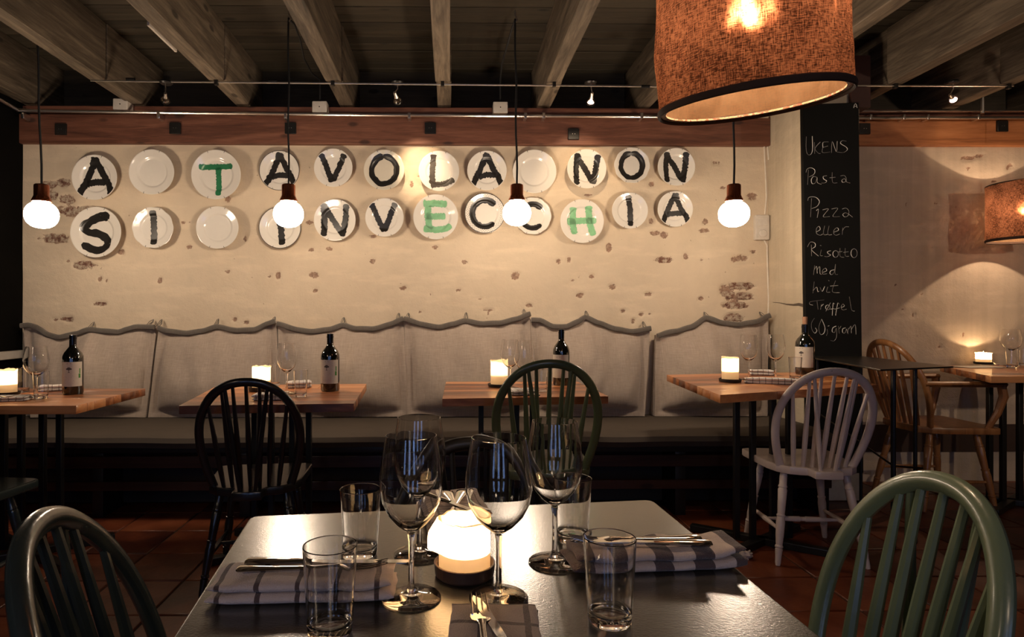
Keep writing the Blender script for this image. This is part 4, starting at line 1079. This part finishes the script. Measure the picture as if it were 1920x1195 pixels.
drum_shade('large brown linen drum lampshade hanging in the upper foreground', sc_, .205, .42, (math.radians(6.0), math.radians(-5.5), 0), .175, 7.0, seed=2, bulb_h=.10)
s2 = at_y(1928, 451, 3.80)
drum_shade('small brown linen lampshade at the right edge of the frame', s2, .205, .355, (0, 0, 0), .175, 10.0, seed=9, ribbon=False)

# ================================================================== TABLEWARE
def wine_glass(lab, px, py, z, h=.22, D=None, grp='wine glasses', wide=1.0, stem=1.0):
    p = at_z(px, py, z); root = thing('wine_glass', lab, 'wine glass', (p.x, p.y, z), group=grp)
    k = h / .22
    hs = .088 * stem   # bowl start
    outer = [(.0042, hs), (.010, hs + .004), (.020, hs + .012), (.031, hs + .025), (.039, hs + .042), (.0425, hs + .060), (.0425, hs + .075), (.0405, hs + .095), (.037, hs + .115), (.0345, .2190)]
    th = .0011
    inner = [(.0336, .2192), (.0359, hs + .115), (.0393, hs + .095), (.0413, hs + .075), (.0413, hs + .060), (.0378, hs + .042), (.0298, hs + .026), (.0185, hs + .0145), (.008, hs + .008), (0, hs + .0068)]
    W = wide
    bowl = [(0, hs - .0005)] + outer + inner
    MB().lathe([(r * k * W, zz * k) for r, zz in bowl], 48).build('bowl', MT['glass'], root, smooth=60)
    MB().lathe([(0, .010 * k), (.0060 * k, .010 * k), (.0042 * k, .022 * k), (.0036 * k, .05 * k), (.0038 * k, (hs - .012) * k), (.0055 * k, (hs - .0012) * k), (0, (hs - .0008) * k)], 16).build('stem', MT['glass'], root, smooth=60)
    MB().lathe([(0, .0004), (.039 * k, .0004), (.0402 * k, .0016), (.039 * k, .0030), (.025 * k, .0050 * k), (.012 * k, .0078 * k), (.0062 * k, .0098 * k), (0, .0098 * k)], 48).build('foot', MT['glass'], root, smooth=60)
    return root
def tumbler(lab, px, py, z, h=.105, r0=.0262, r1=.0325, grp='straight tumblers', facets=0):
    p = at_z(px, py, z); root = thing('tumbler', lab, 'glass', (p.x, p.y, z), group=grp)
    th = .0016
    ro = lambda z: r0 + (r1 - r0) * z / h
    pr = [(0, .0006), (r0 * .88, .0006), (r0 * .96, .0008), (ro(.003), .003), (ro(.006), .006)] + [(ro(h * t), h * t) for t in (.1, .2, .4, .6, .8, .95)] + [(ro(h - .0016), h - .0016), (r1, h - .0006), (r1 - th / 2, h), (r1 - th, h - .0006), (ro(h - .0016) - th, h - .0016)] + [(ro(h * t) - th, h * t) for t in (.95, .8, .6, .4, .25, .18)] + [(ro(h * .14) - th * 1.1, h * .14), (r0 * .90, h * .118), (r0 * .75, h * .110), (r0 * .4, h * .107), (0, h * .106)]
    MB().lathe(pr, 48).build('glass_body', MT['glass'], root, smooth=50)
    return root
zt = .7502
wine_glass('wine glass in front left of the big candle, nearest the camera', 771, 1122, zt, .219)
wine_glass('wine glass half hidden behind the front left wine glass', 786, 1040, zt, .218)
wine_glass('wine glass standing right of the big candle', 935, 1122, zt, .216, wide=1.08)
wine_glass('wine glass at the back right of the black table', 1040, 1056, zt, .218)
tumbler('empty tumbler in front of the left napkin', 619, 1186, zt)
tumbler('empty tumbler behind the left napkin', 676, 1040, zt)
tumbler('empty tumbler left of the right napkin, nearest the camera on the right', 1143, 1166, zt)
tumbler('empty tumbler behind the back right wine glass', 1073, 1012, zt)
# bench tables
g2 = 'wine glasses on the bench tables'; t2g = 'tumblers on the bench tables'
def wgl(lab, px, py_base, py_rim, z, wide=1.0):
    p = at_z(px, py_base, z); h = (py_base - py_rim) / F * p.y * .985
    wine_glass(lab, px, py_base, z, h, grp=g2, wide=wide)
wgl('wine glass left of the bottle on the far left table', 68, 745, 649, .7505, 1.15)
wgl('wine glass right of the candle on the second table', 538, 738, 642, .7505)
wgl('rear wine glass beside the candle on the third table', 956, 728, 635, .7505)
wgl('front wine glass of the pair on the third table', 983, 737, 637, .7505)
wgl('wine glass right of the candle on the fourth table', 1404, 712, 626, .7905)
wgl('wine glass beside the tumbler on the fourth table', 1454, 712, 625, .7905)
p = at_z(1893, 690, .8005)
wine_glass('rounded wine glass on the far right table', 1896, 686, .8005, .235, grp=g2, wide=1.25)
tumbler('tumbler left of the bottle on the far left table', 77, 748, .7505, .122, grp=t2g)
tumbler('dark tumbler right of the candle on the far left table', 43, 736, .7505, .12, grp=t2g)
tumbler('tumbler left of the bottle on the second table', 564, 744, .7505, .122, grp=t2g)
tumbler('tumbler close behind the candle on the second table', 515, 724, .7505, .12, grp=t2g)
tumbler('tumbler left of the bottle on the third table', 1015, 734, .7505, .11, grp=t2g)
tumbler('tumbler left of the corked bottle on the fourth table', 1491, 711, .7905, .115, grp=t2g)
tumbler('tumbler in front of the rounded wine glass on the far right table', 1898, 690, .8005, .12, grp=t2g)
tumbler('tumbler at the right edge of the frame on the far right table', 1921, 686, .8005, .11, grp=t2g)

def bottle(lab, px, py, z, ytop, wpx, cork=False, yaw=0.0):
    p = at_z(px, py, z); s = p.y / F; R = wpx * s / 2 * .93; p = p + Vector((0, R * .9, 0)); H = (py - ytop) / F * (p.y) * .99
    if cork: Hn = H - .042
    else: Hn = H
    root = thing('wine_bottle', lab, 'bottle', (p.x, p.y, z), (0, 0, math.atan2(-p.x, p.y) * 1.0 + yaw), 'wine bottles on the bench tables')
    k = Hn
    pr = [(0, .004), (R * .75, 0.0005), (R * .93, .001), (R, .008), (R, k * .585), (R * .97, k * .64), (R * .82, k * .70), (R * .55, k * .76), (R * .36, k * .80), (R * .33, k * .86), (R * .325, k * .985), (0, k * .985)]
    MB().lathe(pr, 40).build('glass_body', MT['bottle_dark'], root, smooth=50)
    pr = [(R * .345, k * .80), (R * .345, k * .93), (R * .37, k * .932), (R * .37, k * .955), (R * .345, k * .957), (R * .345, k * .995), (R * .30, k), (0, k)]
    MB().lathe(pr, 28).build('foil_capsule', MT['foil'], root, smooth=50)
    if cork: MB().lathe([(0, k), (R * .25, k), (R * .27, k + .042), (0, k + .043)], 16).build('cork', MT['cork'], root)
    def patch(a0, a1, z0, z1, r, mat, name, par, n=14):
        vs = []
        for i in range(n + 1):
            a = -PI / 2 + a0 + (a1 - a0) * i / n
            vs += [(r * math.cos(a), r * math.sin(a), z0), (r * math.cos(a), r * math.sin(a), z1)]
        b = MB(); b.add(vs, [(2 * i, 2 * i + 2, 2 * i + 3, 2 * i + 1) for i in range(n)]); return b.build(name, mat, par, fixn=False)
    lb = patch(-1.45, .95, k * .14, k * .55, R + .0004, MT['paper'], 'label', root)
    # printed tree emblem, lines and green mark
    def mark(aa, zz, pts, mat, name):
        b = MB()
        for poly in pts:
            vs = [((R + .0009) * math.cos(-PI / 2 + aa + x / R), (R + .0009) * math.sin(-PI / 2 + aa + x / R), zz + y) for x, y in poly]
            b.add(vs, [tuple(range(len(vs)))])
        b.build(name, mat, lb, fixn=False)
    crown = []
    for (cx_, cy_, r_) in ((0, .008, .007), (-.007, .005, .005), (.007, .005, .005), (0, .002, .004)):
        crown.append([(cx_ + r_ * 1.2 * math.cos(q), cy_ + r_ * .8 * math.sin(q)) for q in np.linspace(0, 2 * PI, 9)[:-1]])
    crown += [[(-.0015, -.012), (.0015, -.012), (.001, .002), (-.001, .002)], [(-.006, -.012), (.006, -.012), (.002, -.0095), (-.002, -.0095)]]
    mark(-.38, k * .415, crown, MT['print'], 'tree_emblem')
    mark(-.38, k * .25, [[(-w_, y), (w_, y), (w_, y + .0016), (-w_, y + .0016)] for w_, y in ((.016, .018), (.012, .012), (.020, -.004), (.022, -.010), (.018, -.016))] + [[(-.010, .075), (.010, .075), (.008, .079), (-.008, .079)]], MT['print_grey'], 'print_lines')
    if not cork: mark(.62, k * .28, [[(-.0045, 0), (.0045, 0), (.0045, .020), (-.0045, .020)], [(-.001, .022), (.004, .022), (.004, .045), (-.001, .045)]], MT['print_green'], 'green_mark')
    return root
bottle('dark wine bottle on the far left table', 127, 741, .7502, 630, 38)
bottle('dark wine bottle on the second table, behind the black chair', 616, 735, .7502, 627, 38)
bottle('dark wine bottle on the third table, behind the green chair', 1055, 724, .7502, 618, 34)
bottle('opened dark wine bottle with a cork in its neck, beside the chalkboard', 1518, 703, .7902, 594, 36, cork=True)

def candle(lab, dlab, px, py, z, r, h, power, dish_r=None, dish_h=.016, seed=0, bulge=False, dmat='dish'):
    p = at_z(px, py, z)
    dish_r = dish_r or r * 1.3
    d = tag(MB().lathe([(0, 0), (dish_r * .92, 0), (dish_r, .003), (dish_r * 1.04, dish_h), (dish_r * .96, dish_h), (dish_r * .93, .005), (0, .005)], 40).build('candle_dish', MT[dmat], loc=(p.x, p.y, z), bevel=.0008, seg=1), dlab, 'dish', 'dark candle dishes')
    root = thing('candle', lab, 'candle', (p.x, p.y, z + .0052), group='lit pillar candles')
    n, m_ = 40, 18
    vs = []
    def top(a): return h * (1 + .07 * noise.noise(Vector((math.cos(a) * 1.6, math.sin(a) * 1.6, seed))) + .02 * noise.noise(Vector((math.cos(a) * 5, math.sin(a) * 5, seed))))
    def bul(a, t):
        if not bulge: return 0.006 * r / .035 * max(0, (t - .9) / .1) * max(0, noise.noise(Vector((math.cos(a) * 2, math.sin(a) * 2, seed + 3))) * 2)
        da = (a - math.radians(215) + PI) % (2 * PI) - PI
        lo = .40 + .07 * math.cos(a * 3)
        q = max(0, min(1, (t - lo) / .16)); q = q * q * (3 - 2 * q)
        return r * .62 * math.exp(-(da / .62) ** 2) * q * (1 - .75 * max(0, (t - .72) / .28) ** 2)
    for j in range(m_ + 1):
        t = j / m_
        for i in range(n):
            a = 2 * PI * i / n; R_ = r + bul(a, t); vs.append((R_ * math.cos(a), R_ * math.sin(a), top(a) * t))
    th = .0035
    for j, (ti, rr) in enumerate(((1.0, r - th), (.94, r - th * 1.3))):
        for i in range(n):
            a = 2 * PI * i / n; Rr = rr + (bul(a, 1) * .8 if j == 0 else 0); vs.append((Rr * math.cos(a), Rr * math.sin(a), top(a) * ti))
    k = m_ + 1 + 2
    fs = [(j * n + i, j * n + (i + 1) % n, (j + 1) * n + (i + 1) % n, (j + 1) * n + i) for j in range(k - 1) for i in range(n)]
    b = MB(); b.add(vs, fs); b.lathe([(0, h * .35), (r * .5, h * .355), (r * .985, h * .40)], 32); b.build('wax', MT['wax'], root, smooth=60)
    fz = h * .66
    MB().tube([(0, 0, h * .3), (.0005, 0, fz + .008)], .0012, 6).build('wick', MT['metal_black'], root)
    MB().lathe([(0, fz), (.004, fz + .004), (.0055, fz + .010), (.0042, fz + .018), (.0018, fz + .027), (0, fz + .034)], 14).build('flame', MT['flame'], root)
    light('candle_flame', 'POINT', (p.x, p.y, z + h * .74), power, (1, .66, .36), .006)
    return root
candle('short lit pillar candle with wax folded over its side, on the black table', 'brown dish under the big candle on the black table', 871, 1078, zt, .0375, .078, 1.6, dish_r=.043, dish_h=.020, seed=1, bulge=True, dmat='dish_brown')
candle('lit candle at the left edge of the frame on the far left table', 'dark dish under the leftmost candle', 14, 741, .7502, .039, .115, 1.2, seed=2)
candle('lit pillar candle on the second table', 'round black dish under the candle on the second table', 490, 733, .7502, .044, .118, 1.2, dish_r=.060, dish_h=.022, seed=3)
candle('tall lit pillar candle on the third table', 'black dish under the tall candle on the third table', 936, 725, .7502, .045, .135, 1.1, seed=4)
candle('lit pillar candle on the fourth table', 'black dish under the candle on the fourth table', 1369, 716, .7902, .040, .118, 1.2, seed=5)
candle('short lit candle on the far right table', 'black dish under the candle on the far right table', 1844, 683, .8002, .042, .072, 3.2, dish_r=.052, seed=6)

# napkins
def folded(name, lab, loc, rz, wx, wy, h, mat, grp, seed=0, layers=2, curl=.0, droop=None, tilt=0):
    root = thing(name, lab, 'napkin', loc, (0, tilt, rz), grp)
    lh = h / layers
    for L in range(layers):
        nx, ny = 40, 16
        sx_ = 1 - .02 * L; off = rnd.uniform(-.003, .003) * L
        vs = []
        for side in (1, 0):
            for j in range(ny + 1):
                for i in range(nx + 1):
                    u = -1 + 2 * i / nx; v_ = -1 + 2 * j / ny
                    # distribute toward edges
                    uu = math.sin(u * PI / 2); vv = math.sin(v_ * PI / 2)
                    x = uu * wx / 2 * sx_ + off; y = vv * wy / 2 * sx_
                    x += .003 * noise.noise(Vector((y * 40, seed, L))); y += .0035 * noise.noise(Vector((x * 30, seed + 3, L)))
                    e = (1 - abs(uu) ** 7) * (1 - abs(vv) ** 6)
                    e = max(0, e) ** .45
                    und = .004 * noise.noise(Vector((x * 22, y * 26, seed))) * (h / .03) + curl * max(0, uu - .6) ** 2
                    mid = (L + .5) * lh
                    z = mid + (lh / 2) * e * (1 if side else -1) + und * (1 if (side or L) else .2)
                    if L == 0 and side == 0: z = max(.0004, z)
                    vs.append((x, y, max(.0003, z)))
        W = nx + 1; q = W * (ny + 1)
        fs = [(j * W + i, j * W + i + 1, (j + 1) * W + i + 1, (j + 1) * W + i) for j in range(ny) for i in range(nx)]
        fs += [(q + j * W + i, q + (j + 1) * W + i, q + (j + 1) * W + i + 1, q + j * W + i + 1) for j in range(ny) for i in range(nx)]
        for i in range(nx): fs += [(i, q + i, q + i + 1, i + 1), (ny * W + i, ny * W + i + 1, q + ny * W + i + 1, q + ny * W + i)]
        for j in range(ny): fs += [(j * W, (j + 1) * W, q + (j + 1) * W, q + j * W), (j * W + nx, q + j * W + nx, q + (j + 1) * W + nx, (j + 1) * W + nx)]
        b = MB(); b.add(vs, fs); b.build('fold', mat, root, smooth=70)
    return root
CL = (.68, .55, .49)
n1 = cloth_lines('check_towel_a', CL, (.045, .018, .020), .052, 0, .13, 0, ox=.008)
n2 = cloth_lines('check_towel_b', (.50, .41, .37), (.085, .060, .060), .055, .052, .14, .13, ox=.02, oy=.0)
n3 = cloth_lines('check_towel_c', (.55, .43, .36), (.10, .06, .05), .034, .018, .12, .14)
n4 = cloth_lines('band_towel', (.70, .56, .49), (.055, .030, .035), .062, 0, .48, 0, ox=.01)
n5 = cloth_lines('thin_line_towel', (.80, .72, .66), (.07, .055, .05), .028, 0, .10, 0)
NG = 'folded checked napkins'
folded('napkin', 'folded pale napkin with thin dark lines, left side of the black table', (-.196, .842, zt), math.radians(2), .245, .082, .030, n1, NG, seed=1)
folded('napkin', 'checked grey napkin at the near edge of the black table under a fork', (.050, .672, zt), math.radians(-4), .108, .225, .014, n2, NG, seed=2)
folded('napkin', 'folded checked napkin behind the big candle', (.005, 1.125, zt), math.radians(8), .105, .19, .036, n3, NG, seed=3)
folded('napkin', 'folded napkin with broad dark bands, right side of the black table', (.308, .934, zt), math.radians(4), .262, .082, .030, n4, NG, seed=4, curl=.06)
for lab, px, py, z, rz, a, b_, c_ in (
    ('striped napkin on the far left table', 8, 752, .7502, 18, .20, .09, .022),
    ('crumpled napkin behind the tumbler on the far left table', 98, 733, .7502, 30, .13, .07, .030),
    ('rolled napkin at the front of the second table', 506, 750, .7502, 4, .145, .06, .030),
    ('crumpled napkin behind the tumbler on the second table', 560, 727, .7502, 12, .13, .08, .035),
    ('striped napkin by the wine glasses on the third table', 978, 739, .7502, 6, .13, .13, .024),
    ('striped rolled napkin running across the fourth table', 1446, 720, .7902, -22, .24, .055, .030),
    ('crumpled napkin at the back of the fourth table', 1428, 704, .7902, -10, .13, .05, .032)):
    p = at_z(px, py, z); folded('napkin', lab, (p.x, p.y, z), math.radians(rz), a, b_, c_, n5, 'striped napkins on the bench tables', seed=px * .1)
p = at_z(1835, 689, .8002)
folded('napkin', 'flat white napkin on the far right table', (p.x, p.y, .8002), math.radians(8), .26, .12, .006, MT['paper'], 'striped napkins on the bench tables', seed=30, layers=1)

# cutlery
def knife(lab, p, d, grp, pitch=0, L=.21):
    """handle end at p, pointing along direction angle d"""
    b = MB()
    pts = [(0, 0, 0), (.004, 0, 0), (.03, 0, 0), (.07, 0, 0), (.085, 0, 0)]
    root = thing('table_knife', lab, 'knife', p, (0, -pitch, d), grp)
    MB().tube(pts, [.0085, .0105, .0098, .0075, .005], 12, rb=[.0032, .0044, .0042, .0036, .0026], hint=(0, 1, 0)).build('handle', MT['cutlery'], root)
    o = MB().prism([(.083, -.0045), (.11, -.0062), (.17, -.0075), (L - .012, -.006), (L, .001), (L - .01, .0055), (.17, .006), (.11, .005), (.083, .004)], -.0008, .0008).build('blade', MT['cutlery'], root, bevel=.0004, seg=1)
    return root
def fork(lab, p, d, grp, pitch=0):
    root = thing('table_fork', lab, 'fork', p, (0, -pitch, d), grp)
    MB().tube([(0, 0, .001), (.003, 0, .001), (.02, 0, 0.0008), (.05, 0, 0), (.10, 0, 0), (.128, 0, .002), (.14, 0, .003)], [.008, .0110, .0102, .0070, .0042, .0036, .006], 12, rb=[.0018, .0030, .0028, .0024, .0020, .0018, .0014], hint=(0, 1, 0)).build('handle', MT['cutlery'], root)
    MB().tube([(.137, 0, .0025), (.145, 0, .001), (.155, 0, -.001), (.162, 0, -.001)], [.006, .0115, .0125, .0120], 10, rb=.0011, hint=(0, 1, 0)).build('head', MT['cutlery'], root)
    for k in range(4):
        y = -.0098 + k * .00655
        MB().tube([(.160, y, -.001), (.18, y * .98, .0005), (.203, y * .92, .006)], [.0017, .0015, .0006], 6).build('tine', MT['cutlery'], root)
    return root
G1 = 'cutlery on the black table'
fork('fork lying on the left napkin of the black table', (-.288, .836, zt + .034), math.radians(3), G1)
knife('knife lying behind the fork on the left napkin', (-.283, .858, zt + .036), math.radians(-1), G1, L=.235)
fork('fork lying on the right banded napkin', (.385, .938, zt + .037), math.radians(182), G1)
knife('knife lying in front of the fork on the right banded napkin', (.392, .915, zt + .037), math.radians(177), G1)
fork('fork with tines pointing away on the nearest checked napkin', (.040, .575, zt + .021), math.radians(91), G1)
knife('knife crossing beside the fork on the nearest checked napkin', (.085, .580, zt + .021), math.radians(105), G1)
fork('fork on the napkin behind the big candle, handle upward left', (-.005, 1.17, zt + .042), math.radians(-80), G1)
knife('knife sticking out to the left behind the big candle', (-.055, 1.16, zt + .045), math.radians(-50), G1, L=.19)
fork('spoon-handled fork beside the flame behind the big candle', (.025, 1.175, zt + .042), math.radians(-100), G1)
p = at_z(14, 745, .776)
fork('fork resting on the striped napkin of the far left table', (p.x - .16, p.y - .04, .778), math.radians(14), 'cutlery on the bench tables')
p = at_z(985, 740, .776)
knife('knife on the striped napkin of the third table', (p.x + .05, p.y - .06, .780), math.radians(110), 'cutlery on the bench tables')
p = at_z(1500, 716, .80)
fork('fork in front of the tumbler on the fourth table', (p.x + .05, p.y - .05, .794), math.radians(165), 'cutlery on the bench tables')
p = at_z(1862, 683, .81)
knife('knife leaning on the candle dish on the far right table', (p.x - .05, p.y - .09, .812), math.radians(60), 'cutlery on the bench tables', pitch=math.radians(5), L=.17)

# crumpled tissue on the floor
p = at_z(1398, 1043, .01)
b = MB()
vs = []; n, m_ = 14, 9
for j in range(m_ + 1):
    for i in range(n):
        a = 2 * PI * i / n; t = PI * j / m_; d = Vector((math.sin(t) * math.cos(a), math.sin(t) * math.sin(a), math.cos(t)))
        r = .022 * (1 + .7 * noise.noise(d * 3.1)); vs.append((d.x * r * 1.3, d.y * r, d.z * r * .8))
b.add(vs, [(j * n + i, j * n + (i + 1) % n, (j + 1) * n + (i + 1) % n, (j + 1) * n + i) for j in range(m_) for i in range(n)])
tag(b.build('tissue', MT['tissue'], loc=(p.x, p.y, .016), smooth=20), 'small crumpled tissue on the floor beside the white chair', 'tissue')
